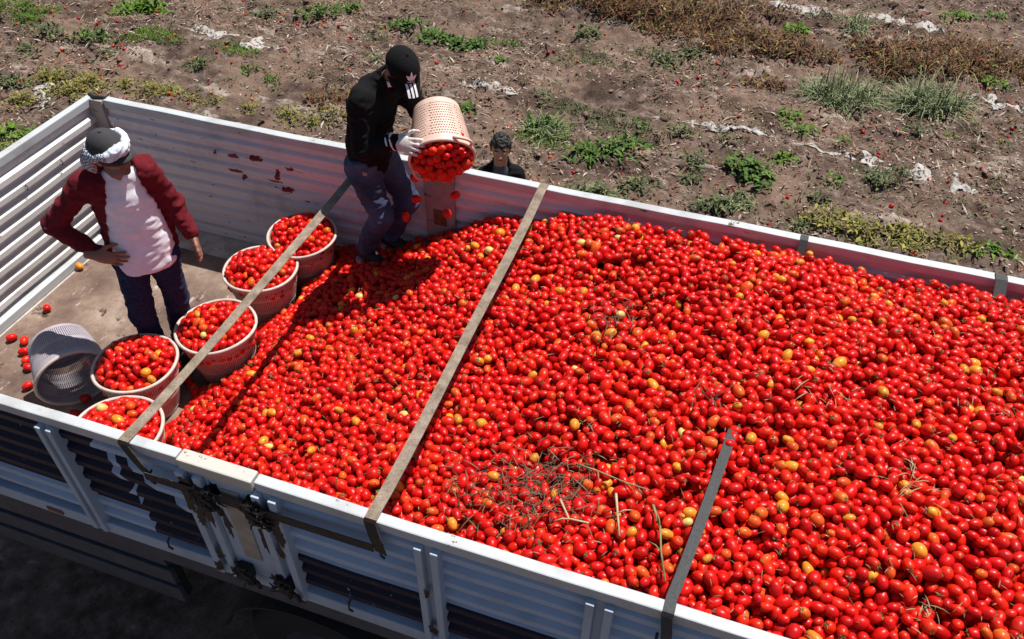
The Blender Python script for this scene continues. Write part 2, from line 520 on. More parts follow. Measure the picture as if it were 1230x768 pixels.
tpart('top_rail', MB().box((0.0, 0.064, 0.950), (0.055, WID - 0.02, HT)), M['paint_rim'], front, bev=0.007)
tpart('bottom_rail', MB().box((0.018, 0.064, 0.002), (0.10, WID - 0.064, 0.065)), M['paint_rim'], front, bev=0.006)
tpart('top_rail', MB().box((LEN - 0.055, 0.064, 0.950), (LEN, WID - 0.064, HT - 0.002)), M['paint_rim'], tail, bev=0.007)
# small tie slots on the front wall ribs
for (y, z) in ((2.05, 0.72), (1.72, 0.72), (1.3, 0.6), (0.9, 0.48)):
    mb = MB(); mb.tube([(0.062, y, z), (0.075, y, z + 0.012), (0.078, y, z + 0.03), (0.066, y, z + 0.045)], 0.004, 6)
    tpart('tie_ring', mb, M['dark_steel'], front)
def channel(x0, x1, ya, yb, z0, z1):
    mb = MB(); w = (x1 - x0); s = -1 if yb < ya else 1
    t = 0.32 * w
    mb.box((x0, min(ya, yb), z0), (x0 + t, max(ya, yb), z1)); mb.box((x1 - t, min(ya, yb), z0), (x1, max(ya, yb), z1))
    mid = ya + (yb - ya) * 0.45
    mb.box((x0 + t - .002, min(ya, mid), z0 + 0.004), (x1 - t + .002, max(ya, mid), z1 - 0.004))
    return mb
for (x0, x1) in ((0.35, 0.45), (1.06, 1.16), (1.80, 1.89), (2.55, 2.68), (2.93, 3.05), (3.68, 3.785), (4.395, 4.505), (5.11, 5.22), (5.83, 5.94), (6.55, 6.66)):
    tpart('wall_post', channel(x0, x1, 0.030, -0.030, 0.135, 0.949), M['paint_post'], near, bev=0.004)
tpart('latch_plate', MB().box((2.686, -0.006, 0.12), (2.924, 0.030, 0.949)), M['paint_post'], near)
tpart('latch_plate', MB().box((2.755, -0.014, 0.36), (2.85, -0.0065, 0.90)), M['beige_plate'], near, bev=0.004)
def latch(x, z, s):
    mb = MB(); r = random.Random(int(x * 100 + z * 10))
    mb.tube([(x - .07, -.045, z + .02), (x, -.055, z), (x + .05, -.05, z - .045), (x + .05, -.045, z - .09)], 0.012, 7)
    mb.tube([(x - .06, -.03, z + .06), (x - .03, -.06, z - .01), (x + .01, -.05, z - .07)], 0.010, 7)
    mb.box((x - .055, -.05, z - .03), (x + .02, -.012, z + .05))
    for i in range(int(16 * s)):
        a = r.uniform(0, 6.28); l = r.uniform(.03, .075)
        p = Vector((x + r.uniform(-.06, .06), -.05, z + r.uniform(-.06, .06)))
        q = p + Vector((math.cos(a) * l, r.uniform(-.015, .01), math.sin(a) * l))
        mb.tube([p, (p + q) / 2 + Vector((0, -.012, .008)), q], [0.006, .005, .003], 5)
    return tpart('latch', mb, M['grease'], near)
latch(2.70, 0.84, 1.6); latch(2.94, 0.84, 1.3); latch(2.76, 0.245, 1.0); latch(2.98, 0.245, 1.0)
def hook(x, z):
    mb = MB(); mb.tube([(x, -.01, z + .03), (x, -.03, z + .02), (x, -.036, z - .02), (x + .01, -.03, z - .045)], 0.006, 6)
    tpart('strap_hook', mb, M['dark_steel'], near)
for x in (2.40, 3.53, 1.4, 4.68): hook(x, 0.845)
for x in (2.30, 3.3, 4.1, 4.85): hook(x, 0.25)
# side marker light on the bottom rail
tpart('marker_lamp', MB().box((1.50, -0.020, 0.135), (1.60, -0.0125, 0.165)), M['rust'], near)
# grease smears: raised daubs on the posts
for (x, z, w, h) in ((2.60, .88, .045, .06), (2.57, .74, .03, .09), (2.65, .70, .03, .12), (2.96, .88, .04, .05), (3.02, .70, .03, .09), (2.95, .28, .035, .06), (2.58, .20, .03, .05), (3.72, .62, .015, .04), (2.61, .80, .05, .10), (2.60, .62, .03, .07), (2.99, .80, .05, .08), (2.62, .33, .03, .05), (3.73, .30, .025, .04), (3.0, .55, .02, .05)):
    r = random.Random(int(x * 1000 + z * 77)); V = []; n = 22
    for i in range(n):
        a = 2 * math.pi * i / n; q = r.uniform(.55, 1.2)
        V.append((x + w * q * math.cos(a), -.0322, z + h * q * math.sin(a)))
    mb = MB(); mb.add(V + [(x, -.0335, z)], [(i, (i + 1) % n, n) for i in range(n)])
    tpart('grease_smear', mb, M['grease'], near)
for (x, z, w, h) in ((2.72, .86, .03, .07), (2.72, .62, .02, .12), (2.89, .83, .03, .09), (2.90, .55, .02, .10), (2.72, .22, .03, .06), (2.88, .20, .03, .05)):
    r = random.Random(int(x * 1000 + z * 77)); n = 22; V = []
    for i in range(n):
        a = 2 * math.pi * i / n; q = r.uniform(.5, 1.25); V.append((x + w * q * math.cos(a), -.0072, z + h * q * math.sin(a)))
    mb = MB(); mb.add(V + [(x, -.0085, z)], [(i, (i + 1) % n, n) for i in range(n)])
    tpart('grease_smear', mb, M['grease'], near)
# far wall inside posts
tpart('corner_post', MB().box((0.03, WID - 0.078, 0.0), (0.155, WID - 0.004, HT - 0.004)), M['paint_worn'], far_, bev=0.006)
tpart('wall_post', MB().box((2.63, WID - 0.085, 0.002), (2.84, WID - 0.066, 0.949)), M['paint_worn'], far_, bev=0.004)
tpart('rust_plate', MB().box((2.69, WID - 0.092, 0.58), (2.78, WID - 0.0855, 0.70)), M['rust'], far_)
tpart('corner_post', MB().box((0.0, 0.002, 0.06), (0.075, 0.0615, 0.948)), M['paint_worn'], near, bev=0.006)
for x in (0.30, 1.0, 1.7, 2.4, 3.6, 4.3, 5.0, 5.7, 6.4):
    tpart('wall_post', channel(x, x + .1, WID - .03, WID + .03, 0.06, 0.949), M['paint_post'], far_)
# corner cap, dark sealant
mb = MB(); mb.tube([(0.02, WID - .02, HT + .002), (0.09, WID - .05, HT + .008), (0.17, WID - .03, HT + .004)], [0.016, .018, .012], 6)
tpart('corner_cap', mb, M['dark_steel'], far_)
# chassis, guards, wheels
for y in (0.75, 1.75):
    tpart('chassis_beam', MB().box((0.1, y, -0.32), (LEN - .1, y + .1, -0.061)), M['dark_steel'])
for x in (0.4, 1.2, 2.0, 3.9, 4.9, 5.9, 6.8):
    tpart('cross_beam', MB().box((x, 0.03, -0.16), (x + .07, 0.749, -0.0615)), M['dark_steel'])
    tpart('cross_beam', MB().box((x, 1.851, -0.16), (x + .07, WID - .03, -0.0615)), M['dark_steel'])
guard = tpart('side_guard', MB().box((2.04, 0.05, -0.52), (2.12, 0.10, -0.165)), M['dark_steel'])
tpart('bracket', MB().box((0.95, 0.051, -0.52), (1.02, 0.10, -0.165)), M['dark_steel'], guard)
for (z0, z1) in ((-0.135, -0.005), (-0.33, -0.19), (-0.52, -0.38)):
    tpart('plank', MB().box((0.1, 0.015, z0), (2.13, 0.048, z1)), M['guard_grey'], guard, bev=0.005)
def wheel(x, y, sg):
    MM = Matrix.Translation((x, y, GZ + 0.50)) @ Matrix.Rotation(math.pi / 2, 4, 'X')
    prof = [(0.27, -.13), (0.40, -.145), (0.475, -.13), (0.50, -.09), (0.505, 0), (0.50, .09), (0.475, .13), (0.40, .145), (0.27, .13)]
    ty = tpart('wheel', MB().lathe(prof, 48).mesh('wheel', True, MM), M['rubber'])
    mb = MB()
    for k in range(60):
        R_ = Matrix.Rotation(2 * math.pi * k / 60, 4, 'Z')
        mb.box((0.497, -.085, -.012), (0.515, -.01, .012), MM @ R_ @ Matrix.Rotation(math.pi / 2, 4, 'X')); mb.box((0.497, .01, -.012), (0.515, .085, .012), MM @ R_ @ Matrix.Rotation(math.pi / 2, 4, 'X'))
    tpart('tread', mb, M['rubber'], ty)
    tpart('rim', MB().lathe([(0.272, .12 * sg), (0.25, .10 * sg), (0.22, .02 * sg), (0.12, .03 * sg), (0.10, .09 * sg), (0.0, .09 * sg)], 32).mesh('rim', True, MM), M['guard_grey'], ty)
for x in (2.95, 5.2):
    wheel(x, 0.22, 1); wheel(x, WID - .22, -1)
    for y0 in (0.02, WID - .42):
        mb = MB(); V = []; F_ = []
        for i in range(17):
            a = math.radians(15 + 150 * i / 16)
            for rr, yy in ((.60, y0), (.60, y0 + .40), (.615, y0 + .40), (.615, y0)):
                V.append((x + rr * math.cos(a), yy, GZ + .50 + rr * math.sin(a)))
        for i in range(16):
            for k in range(4): F_.append((4 * i + k, 4 * i + (k + 1) % 4, 4 * i + 4 + (k + 1) % 4, 4 * i + 4 + k))
        mb.add(V, F_); tpart('mudguard', mb, M['rubber'], bev=0)
    tpart('axle', MB().tube([(x, .3, GZ + .5), (x, WID - .3, GZ + .5)], .06, 10), M['dark_steel'])

# ------------------------------------------------------------------ tomatoes
def sph(ns, nr):
    V = [(0, 0, 1.0)]
    for i in range(1, nr):
        t = math.pi * i / nr
        for k in range(ns):
            a = 2 * math.pi * (k + 0.5 * (i % 2)) / ns
            V.append((math.sin(t) * math.cos(a), math.sin(t) * math.sin(a), math.cos(t)))
    V.append((0, 0, -1.0))
    F_ = []
    for k in range(ns): F_.append((0, 1 + k, 1 + (k + 1) % ns))
    for i in range(nr - 2):
        for k in range(ns):
            a, b = 1 + i * ns + k, 1 + i * ns + (k + 1) % ns
            c, d = a + ns, b + ns
            F_ += [(a, c, d), (a, d, b)]
    n = len(V) - 1; o = 1 + (nr - 2) * ns
    for k in range(ns): F_.append((n, o + (k + 1) % ns, o + k))
    V = np.array(V)
    th = np.arccos(np.clip(V[:, 2], -1, 1))
    V[:, 2] *= 1 - 0.16 * np.exp(-(th / 0.38) ** 2)
    V[:, :2] *= (1 + 0.05 * np.cos(th))[:, None]
    return V, np.array(F_)
SPH = {'hi': sph(14, 10), 'mid': sph(11, 7), 'lo': sph(7, 4)}

def tomato_cols(n, rng, yellow=1.0):
    u = rng.random(n); c = np.zeros((n, 3)); s = np.zeros((n, 3)); sw = np.zeros(n)
    for i in range(n):
        b = rng.uniform(0.75, 1.12)
        if u[i] < 0.004 * yellow: c[i] = (0.72, 0.52, 0.16); s[i] = (0.60, 0.52, 0.16); sw[i] = .6
        elif u[i] < 0.030 * yellow: c[i] = (0.80 * b, 0.27 * b, 0.022); s[i] = (0.75, 0.42, 0.04); sw[i] = .7
        elif u[i] < 0.085 * yellow: c[i] = (0.72 * b, 0.085 * b, 0.012); s[i] = (0.75, 0.25, 0.03); sw[i] = .8
        elif u[i] < 0.45: c[i] = (0.74 * b, 0.017 * b, 0.005); s[i] = (0.72, 0.07, 0.012); sw[i] = .5
        else:
            c[i] = (0.66 * b, 0.007 * b, 0.005); s[i] = (0.58, 0.03, 0.01); sw[i] = .4
    return c, s, sw

def tomato_axes(n, rng):
    d = rng.normal(size=(n, 3)) * np.array([1.15, 1, 0.55])
    d /= np.linalg.norm(d, axis=1)[:, None]
    q = rng.normal(size=(n, 3))
    a = np.cross(d, q); a /= np.linalg.norm(a, axis=1)[:, None]
    b = np.cross(d, a)
    return np.stack([a, b, d], -1)          # columns

def tomato_arrays(P, r, asp, R_, c, s, sw, res):
    B, F_ = SPH[res]
    n, m = len(P), len(B)
    sc = np.stack([r, r * (1 + 0.06 * np.sin(P[:, 0] * 997)), r * asp], -1)
    L = B[None] * sc[:, None, :]
    V = np.einsum('nij,nmj->nmi', R_, L) + P[:, None, :]
    w = np.clip((B[:, 2] - 0.45) / 0.5, 0, 1)[None, :, None] * sw[:, None, None]
    C = c[:, None, :] * (1 - w) + s[:, None, :] * w
    if n > 1:      # stem scars, and a dull blemish on some
        h0 = np.random.default_rng(n).random(n)
        C[h0 < .7, 0] = (.10, .055, .02)
        bl = np.nonzero(h0 > .93)[0]
        for q in bl: C[q, (int(h0[q] * 1e4) % (m - 3)) + 1] *= np.array([.45, .9, .8])
    Fa = (F_[None] + (np.arange(n) * m)[:, None, None]).reshape(-1, 3)
    return V.reshape(-1, 3), Fa, C.reshape(-1, 3)

def cat_arrays(lst):
    Vs, Fs, Cs = [], [], []; o = 0
    for V, F_, C in lst:
        Vs.append(V); Fs.append(F_ + o); Cs.append(C); o += len(V)
    return np.concatenate(Vs), np.concatenate(Fs), np.concatenate(Cs)

def relax(P, r, clamp, iters=40, tight=0.93):
    cell = 2 * r.max() * 1.02
    offs = [(dx, dy, dz) for dx in (-1, 0, 1) for dy in (-1, 0, 1) for dz in (-1, 0, 1)]
    offs = [o for o in offs if o > (0, 0, 0)]
    for it in range(iters):
        K = np.floor(P / cell).astype(np.int64) + 500
        key = K[:, 0] * 4000000 + K[:, 1] * 2000 + K[:, 2]
        od = np.argsort(key, kind='stable'); ks = key[od]
        A, Bq = [], []
        for o in [(0, 0, 0)] + offs:
            kk = key + o[0] * 4000000 + o[1] * 2000 + o[2]
            lo = np.searchsorted(ks, kk, 'left'); hi = np.searchsorted(ks, kk, 'right')
            for j in range(int((hi - lo).max()) if len(lo) else 0):
                sel = np.nonzero(lo + j < hi)[0]
                t = od[lo[sel] + j]
                if o == (0, 0, 0):
                    k = sel < t; sel, t = sel[k], t[k]
                A.append(sel); Bq.append(t)
        A = np.concatenate(A); Bq = np.concatenate(Bq)
        d = P[Bq] - P[A]; L = np.linalg.norm(d, axis=1) + 1e-9
        ov = (r[A] + r[Bq]) * tight - L
        k = ov > 0
        A, Bq, d, L, ov = A[k], Bq[k], d[k], L[k], ov[k]
        push = (d / L[:, None]) * (ov * 0.42)[:, None]
        dP = np.zeros_like(P); cnt = np.zeros(len(P))
        np.add.at(dP, A, -push); np.add.at(dP, Bq, push)
        P = P + np.clip(dP, -0.02, 0.02)
        P = clamp(P)
    return P

XF = np.array([1.60, 1.72, 1.85, 2.25, 2.64, 3.12, 3.88, 5.0, 6.1, 7.3]); ZF = np.array([-.02, .03, .15, .27, .46, .75, .925, .93, .93, .87])
XN = np.array([1.60, 1.72, 1.90, 2.3, 2.9, 3.5, 4.2, 4.8, 6.0, 7.3]); ZN = np.array([-.02, .02, .13, .30, .50, .70, .86, .93, .95, .90])
ZM = np.array([-.02, .03, .17, .33, .59, .80, .95, 1.045, 1.07, 1.0])
def heap_z(x, y):
    f = np.interp(x, XF, ZF); n = np.interp(x, XN, ZN); m = np.interp(x, XN, ZM)
    t = np.clip((y - 0.06) / 2.42, 0, 1)
    z = n * (1 - t) * (1 - 2 * t) + m * 4 * t * (1 - t) + f * t * (2 * t - 1)
    P = np.stack([x, y, 0 * x], -1)
    return z + 0.028 * vnoise(P, 2.2, 21) + 0.012 * vnoise(P, 6, 22)

BASKETS = [  # x, y, floor z, rim radius, height
    (1.455, 0.868, 0.004, 0.235, 0.37), (1.722, 1.292, 0.004, 0.236, 0.37), (1.700, 1.845, 0.03, 0.235, 0.37), (1.80, 2.225, 0.10, 0.225, 0.37), (1.690, 0.405, 0.004, 0.240, 0.37)]
def heap_clamp(P):
    P[:, 1] = np.clip(P[:, 1], 0.095, WID - 0.105); P[:, 0] = np.clip(P[:, 0], 1.5, LEN - 0.12)
    for (bx, by, bz, br, bh) in BASKETS:
        d = P[:, :2] - np.array([bx, by]); L = np.hypot(d[:, 0], d[:, 1]) + 1e-9
        R_ = br * 0.97 + 0.03
        k = (L < R_) & (P[:, 2] < bz + bh + .03)
        P[k, :2] += d[k] / L[k, None] * (R_ - L[k])[:, None]
    h = heap_z(P[:, 0], P[:, 1])
    lo = np.maximum(h - 0.085, 0.026)
    P[:, 2] = np.clip(P[:, 2], lo, np.maximum(h, lo + 0.004))
    return P

NT_ = 14200
x = RNG.uniform(1.62, LEN - 0.12, NT_); y = RNG.uniform(0.09, WID - 0.1, NT_)
hh = heap_z(x, y); k = hh > 0.0
x, y, hh = x[k], y[k], hh[k]
P = np.stack([x, y, hh - RNG.uniform(0, 0.085, len(x))], -1)
r = np.clip(RNG.normal(0.0236, 0.0032, len(x)), 0.015, 0.034)
P = relax(P, r, heap_clamp, 45, 0.95)
asp = RNG.choice([1.42, 1.28, 1.12, 1.58], len(P), p=[.40, .28, .14, .18]) * RNG.uniform(.94, 1.06, len(P))
rr = r * (1.02 / asp ** 0.33) * 1.03
depth = heap_z(P[:, 0], P[:, 1]) - P[:, 2]
R_all = tomato_axes(len(P), RNG)
cc, ss, sw = tomato_cols(len(P), RNG)
dist = np.linalg.norm(P - CAM, axis=1)
rel = P - CAM
zc = rel @ fw; u = 615 + FPX * (rel @ rt2) / zc; v = 384 - FPX * (rel @ up2) / zc
vis = (depth < 0.018) & (u > 15) & (u < 1215) & (v > 20) & (v < 752) & (P[:, 1] > 0.12)
cand = np.nonzero(vis)[0]
cand = cand[np.argsort(dist[cand] / rr[cand])][:270]
single = np.zeros(len(P), bool); single[cand] = True

lst = []
top = (~single) & (depth < 0.05); low = (~single) & (depth >= 0.05)
for kmask, res in ((top, 'mid'), (low, 'lo')):
    lst.append(tomato_arrays(P[kmask], rr[kmask], asp[kmask], R_all[kmask], cc[kmask], ss[kmask], sw[kmask], res))
# the tomatoes deeper down, one closed surface under the loose layer
ux = np.linspace(1.66, LEN - 0.1, 90); uy = np.linspace(0.08, WID - 0.09, 40)
UX, UY = np.meshgrid(ux, uy, indexing='ij')
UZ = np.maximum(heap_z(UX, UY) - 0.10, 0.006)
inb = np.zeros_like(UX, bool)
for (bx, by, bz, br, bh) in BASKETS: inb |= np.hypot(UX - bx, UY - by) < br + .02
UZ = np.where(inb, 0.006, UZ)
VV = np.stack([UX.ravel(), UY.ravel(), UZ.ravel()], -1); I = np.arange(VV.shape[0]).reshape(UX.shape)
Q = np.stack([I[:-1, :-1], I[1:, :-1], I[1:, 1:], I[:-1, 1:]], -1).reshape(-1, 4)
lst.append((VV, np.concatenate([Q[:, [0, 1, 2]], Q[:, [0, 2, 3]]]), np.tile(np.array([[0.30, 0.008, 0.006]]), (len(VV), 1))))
V, Fa, C = cat_arrays(lst)
heap = link('tomato_heap', make_mesh('tomato_heap', V - np.array([4.5, 1.27, 0.0]), Fa, True, C), M['tomato'], None, (4.5, 1.27, 0.0))
heap.data.materials.append(M['litter'])
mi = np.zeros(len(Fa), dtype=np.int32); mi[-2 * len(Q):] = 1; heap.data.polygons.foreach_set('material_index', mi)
tag(heap, 'huge heap of ripe red plum tomatoes filling the trailer bed', 'tomatoes', kind='stuff')

# single tomatoes share meshes by colour and shape
KINDS = {'deep': ((0.66, 0.007, 0.005), (0.58, 0.03, 0.01), .4), 'bright': ((0.74, 0.017, 0.005), (0.72, 0.10, 0.015), .6), 'dark': ((0.53, 0.006, 0.005), (0.5, 0.02, 0.01), .4),
         'flame': ((0.74, 0.09, 0.013), (0.78, 0.27, 0.03), .8), 'orange': ((0.80, 0.27, 0.022), (0.75, 0.42, 0.04), .7), 'pale': ((0.72, 0.52, 0.16), (0.60, 0.52, 0.16), .6)}
TM = {}
def tomato_mesh(kind, ai):
    if (kind, ai) not in TM:
        c, s, w = KINDS[kind]
        A = (1.12, 1.28, 1.42, 1.58)[ai]
        V, F_, C = tomato_arrays(np.zeros((1, 3)), np.array([1.0]), np.array([A]), np.eye(3)[None], np.array([c]), np.array([s]), np.array([w]), 'hi')
        me = make_mesh('tomato', V, F_, True, C); me.materials.append(M['tomato']); TM[(kind, ai)] = me
    return TM[(kind, ai)]
mb = MB()
for i in range(6):
    a = i * math.pi / 3 + random.uniform(-.2, .2); l = random.uniform(.4, .62)
    d = Vector((math.cos(a), math.sin(a), 0)); s_ = Vector((-math.sin(a), math.cos(a), 0))
    mb.add([s_ * .07 + Vector((0, 0, .02)), s_ * -.07 + Vector((0, 0, .02)), d * l * .6 - s_ * .05 + Vector((0, 0, .08)), d * l * .6 + s_ * .05 + Vector((0, 0, .08)), d * l + Vector((0, 0, .16))], [(0, 1, 2, 3), (3, 2, 4)])
mb.tube([(0, 0, 0), (.03, .02, .16), (.10, .05, .30)], [.05, .04, .045], 5)
mat('calyx_green', (0.10, 0.11, 0.035), 0.9, 0.4, 5); mat('calyx_dry', (0.16, 0.11, 0.06), 0.9, 0.4, 5)
CAL = {}
for cm in ('calyx_green', 'calyx_dry'):
    me = mb.mesh('calyx'); me.materials.append(M[cm]); CAL[cm] = me
def single_tomato(p, r_, ai, Rm, kind, label, group, calyx=None):
    o = bpy.data.objects.new('tomato', tomato_mesh(kind, ai)); col.objects.link(o)
    MM = Matrix([[*(Rm[i] * r_), p[i]] for i in range(3)] + [[0, 0, 0, 1]])
    o.matrix_world = MM
    tag(o, label, 'tomato', group)
    if calyx:
        c = bpy.data.objects.new('calyx', CAL[calyx]); col.objects.link(c); c.parent = o
        c.location = (0, 0, (1.12, 1.28, 1.42, 1.58)[ai] * 0.86)
    return o
LAB = {'deep': ('deep red plum tomato lying loose on the tomato heap', 'deep red tomatoes on the heap'),
       'dark': ('dark crimson plum tomato lying loose on the tomato heap', 'dark crimson tomatoes on the heap'),
       'bright': ('bright scarlet plum tomato lying loose on the tomato heap', 'scarlet tomatoes on the heap'),
       'flame': ('orange-red half ripe tomato lying on the tomato heap', 'orange-red tomatoes on the heap'),
       'orange': ('yellow-orange tomato lying among red ones on the heap', 'yellow-orange tomatoes on the heap'),
       'pale': ('pale unripe tomato lying among red ones on the heap', 'pale tomatoes on the heap')}
for i in cand:
    c = cc[i]
    kind = 'pale' if c[2] > .1 else 'orange' if c[1] > .18 else 'flame' if c[1] > .05 else 'bright' if c[1] > .0105 else 'dark' if c[0] < .56 else 'deep'
    ai = int(np.argmin(np.abs(np.array((1.12, 1.28, 1.42, 1.58)) - asp[i])))
    h_ = RNG.random()
    single_tomato(P[i], rr[i], ai, R_all[i], kind, *LAB[kind], calyx='calyx_green' if h_ < .09 else 'calyx_dry' if h_ < .2 else None)
def rand_R(lying=True):
    return tomato_axes(1, RNG)[0] if not lying else tomato_axes(1, RNG)[0] 
def lying_R():
    a = RNG.uniform(0, 6.28); d = np.array([math.cos(a), math.sin(a), 0.08]); d /= np.linalg.norm(d)
    s_ = np.cross(d, (0, 0, 1)); s_ /= np.linalg.norm(s_)
    return np.stack([s_, np.cross(d, s_), d], -1)
single_tomato((0.235, 1.345, .031), .026, 1, lying_R(), 'deep', 'lone red tomato on the bare bed floor beside the front wall', None)
for (tx, ty, kind) in ((.225, 1.03, 'deep'), (.325, 1.035, 'bright'), (.395, .955, 'deep'), (.468, .90, 'bright'), (.522, .85, 'deep')):
    single_tomato((tx, ty, .031), .026, 2, lying_R(), kind, 'red tomato on the bed floor in the row behind the overturned basket', 'floor tomatoes behind the overturned basket')
single_tomato((.64, .72, .031), .025, 2, lying_R(), 'deep', 'red tomato on the floor at the overturned basket by its shadow', None)
single_tomato((.135, 1.79, .031), .026, 1, lying_R(), 'orange', 'orange tomato lying at the foot of the corrugated front wall', None)
single_tomato((.86, 1.0, .031), .027, 1, lying_R(), 'bright', 'burst red tomato on the stained floor behind the overturned basket', None)
for (tx, ty, tz, kind) in ((2.706, 2.2, 1.107, 'bright'), (2.78, 2.2, 1.13, 'flame'), (2.965, 2.2, 1.045, 'deep'), (2.705, 2.2, .955, 'deep'), (2.905, 2.2, .895, 'bright'), (2.62, 2.2, .80, 'bright')):
    single_tomato((tx, ty, tz), .027, 1, rand_R(), kind, 'red tomato falling through the air from the tipped basket', 'falling tomatoes')

# ------------------------------------------------------------------ baskets
def basket_meshes(R1, R0, h, ribs=104, style='slats'):
    """wall (slats + hoops), rim and base; axis z, base at z = 0"""
    out = {}
    mb = MB()
    def rad(z): return R0 + (R1 - R0) * (z / h) ** 0.85
    if style == 'slats':
        rows = [(0.02, 0.135), (0.15, 0.255), (0.27, h - 0.03)]
        for (za, zb) in rows:
            for i in range(ribs):
                a = 2 * math.pi * i / ribs; da = 2 * math.pi / ribs * 0.34
                V = []
                for z in (za, zb):
                    for rr_, aa in ((rad(z) + .002, a - da), (rad(z) + .002, a + da), (rad(z) - .003, a + da), (rad(z) - .003, a - da)):
                        V.append((rr_ * math.cos(aa), rr_ * math.sin(aa), z))
                mb.add(V, [(0, 1, 5, 4), (1, 2, 6, 5), (2, 3, 7, 6), (3, 0, 4, 7)])
        hoops = [(0.0, 0.025), (0.13, 0.155), (0.25, 0.275), (h - .035, h)]
    else:
        nz_ = 13; hoops = [(0.0, 0.03), (h - .05, h)]
        for i in range(nz_):
            z = 0.03 + (h - .08) * i / nz_; hoops.append((z, z + .011))
        for i in range(nz_):
            z = 0.03 + (h - .08) * i / nz_
            for q in range(6):
                for j in range(11):
                    if style != 'slats':
                        a0 = 2 * math.pi * (q + (j + (.5 if i % 2 else 0)) / 12.0) / 6
                        wd = 2 * math.pi / 72 * (0.25 if j > 0 else 0.9)
                        V = []
                        z1_ = z + (h - .08) / nz_ + .003
                        for zz in (z, z1_):
                            for rr_, aa in ((rad(zz) + .002, a0 - wd), (rad(zz) + .002, a0 + wd), (rad(zz) - .003, a0 + wd), (rad(zz) - .003, a0 - wd)):
                                V.append((rr_ * math.cos(aa), rr_ * math.sin(aa), zz))
                        mb.add(V, [(0, 1, 5, 4), (1, 2, 6, 5), (2, 3, 7, 6), (3, 0, 4, 7)])
    for (za, zb) in hoops:
        mb.lathe([(rad(za) + .003, za), (rad(zb) + .003, zb), (rad(zb) - .004, zb), (rad(za) - .004, za)], 64, True)
    out['basket_wall'] = mb.mesh('basket_wall')
    prof = [(R1 + .003 + .010 * math.cos(a), h + .011 * math.sin(a)) for a in np.linspace(0, 2 * math.pi, 11)[:-1]]
    mb = MB().lathe(prof, 64, True)
    V = np.array(mb.v); 
    V[:, 2] += .004 * np.sin(np.arctan2(V[:, 1], V[:, 0]) * 3 + 1); mb.v = [tuple(q) for q in V]
    out['rim'] = mb.mesh('rim', True)
    mb = MB().lathe([(0.0, .006), (R0 - .002, .006), (R0 + .001, .002), (R0 - .002, 0.0), (0.0, 0.0)], 48)
    out['base'] = mb.mesh('base')
    mb = MB()
    for s_ in (0, 1):
        a0 = s_ * math.pi
        pts = [((R1 + .012 + .035 * math.sin(t)) * math.cos(a0 + (t - math.pi / 2) * .22), (R1 + .012 + .035 * math.sin(t)) * math.sin(a0 + (t - math.pi / 2) * .22), h - .01 + .02 * math.sin(t)) for t in np.linspace(0, math.pi, 9)]
        hb = MB().tube(pts, .009, 7); out['handle%d' % s_] = hb.mesh('handle', True)
    return out
def basket(MM, meshes, wall_mat, label, group=None):
    o = empty('basket', (0, 0, 0)); o.matrix_world = MM
    tag(o, label, 'basket', group)
    for k_, me in meshes.items():
        if k_.startswith('handle') and wall_mat != 'basket_pink': continue
        me = me.copy() if len(me.materials) else me
        me.materials.clear()
        me.materials.append(M['rim_white'] if k_ in ('rim',) and wall_mat != 'basket_pink' else M[wall_mat])
        link('handle' if k_.startswith('handle') else k_, me, None, o)
    return o
def basket_fill(MM, R_, ztop, dome, n, name, label, seed, zmin=None):
    rng = np.random.default_rng(seed)
    a = rng.uniform(0, 6.28, n); q = R_ * np.sqrt(rng.random(n))
    def surf(rho): return ztop + dome * (1 - (rho / R_) ** 2)
    Pq = np.stack([q * np.cos(a), q * np.sin(a), surf(q) - rng.uniform(0, .10, n)], -1)
    rq = np.clip(rng.normal(.0250, .003, n), .018, .032)
    def clamp(Pq):
        rho = np.hypot(Pq[:, 0], Pq[:, 1]) + 1e-9
        f = np.minimum(1, (R_ - .02) / rho); Pq[:, 0] *= f; Pq[:, 1] *= f; rho = rho * f
        s_ = surf(rho) + .015 * np.sin(Pq[:, 0] * 31 + seed) * np.cos(Pq[:, 1] * 27)
        Pq[:, 2] = np.clip(Pq[:, 2], s_ - .10, s_); return Pq
    Pq = relax(Pq, rq, clamp, 40, .95)
    asp_ = rng.choice([1.42, 1.28, 1.12, 1.55], n)
    c_, s2, w2 = tomato_cols(n, rng, 1.1)
    A = tomato_arrays(Pq, rq * 1.04 / asp_ ** .33, asp_, tomato_axes(n, rng), c_, s2, w2, 'mid')
    me_, Fc, Cc = cat_arrays([A, (np.array([[R_ * .97 * math.cos(t), R_ * .97 * math.sin(t), ztop - .075] for t in np.linspace(0, 2 * math.pi, 33)[:-1]] + [[0, 0, ztop - .07]]),
                              np.array([[i, (i + 1) % 32, 32] for i in range(32)]), np.tile([[.28, .008, .006]], (33, 1)))])
    o = link(name, make_mesh(name, me_, Fc, True, Cc), M['tomato'])
    o.matrix_world = MM
    return tag(o, label, 'tomatoes', kind='stuff')
bm_full = basket_meshes(.235, .155, .37)
blab = ['full tomato basket between the overturned basket and the strap', 'full tomato basket standing at the feet of the maroon jacket man', 'full tomato basket between two others below the beige strap',
        'full tomato basket in the corner beside the far wall and black shirt man', 'full tomato basket tucked against the striped side wall']
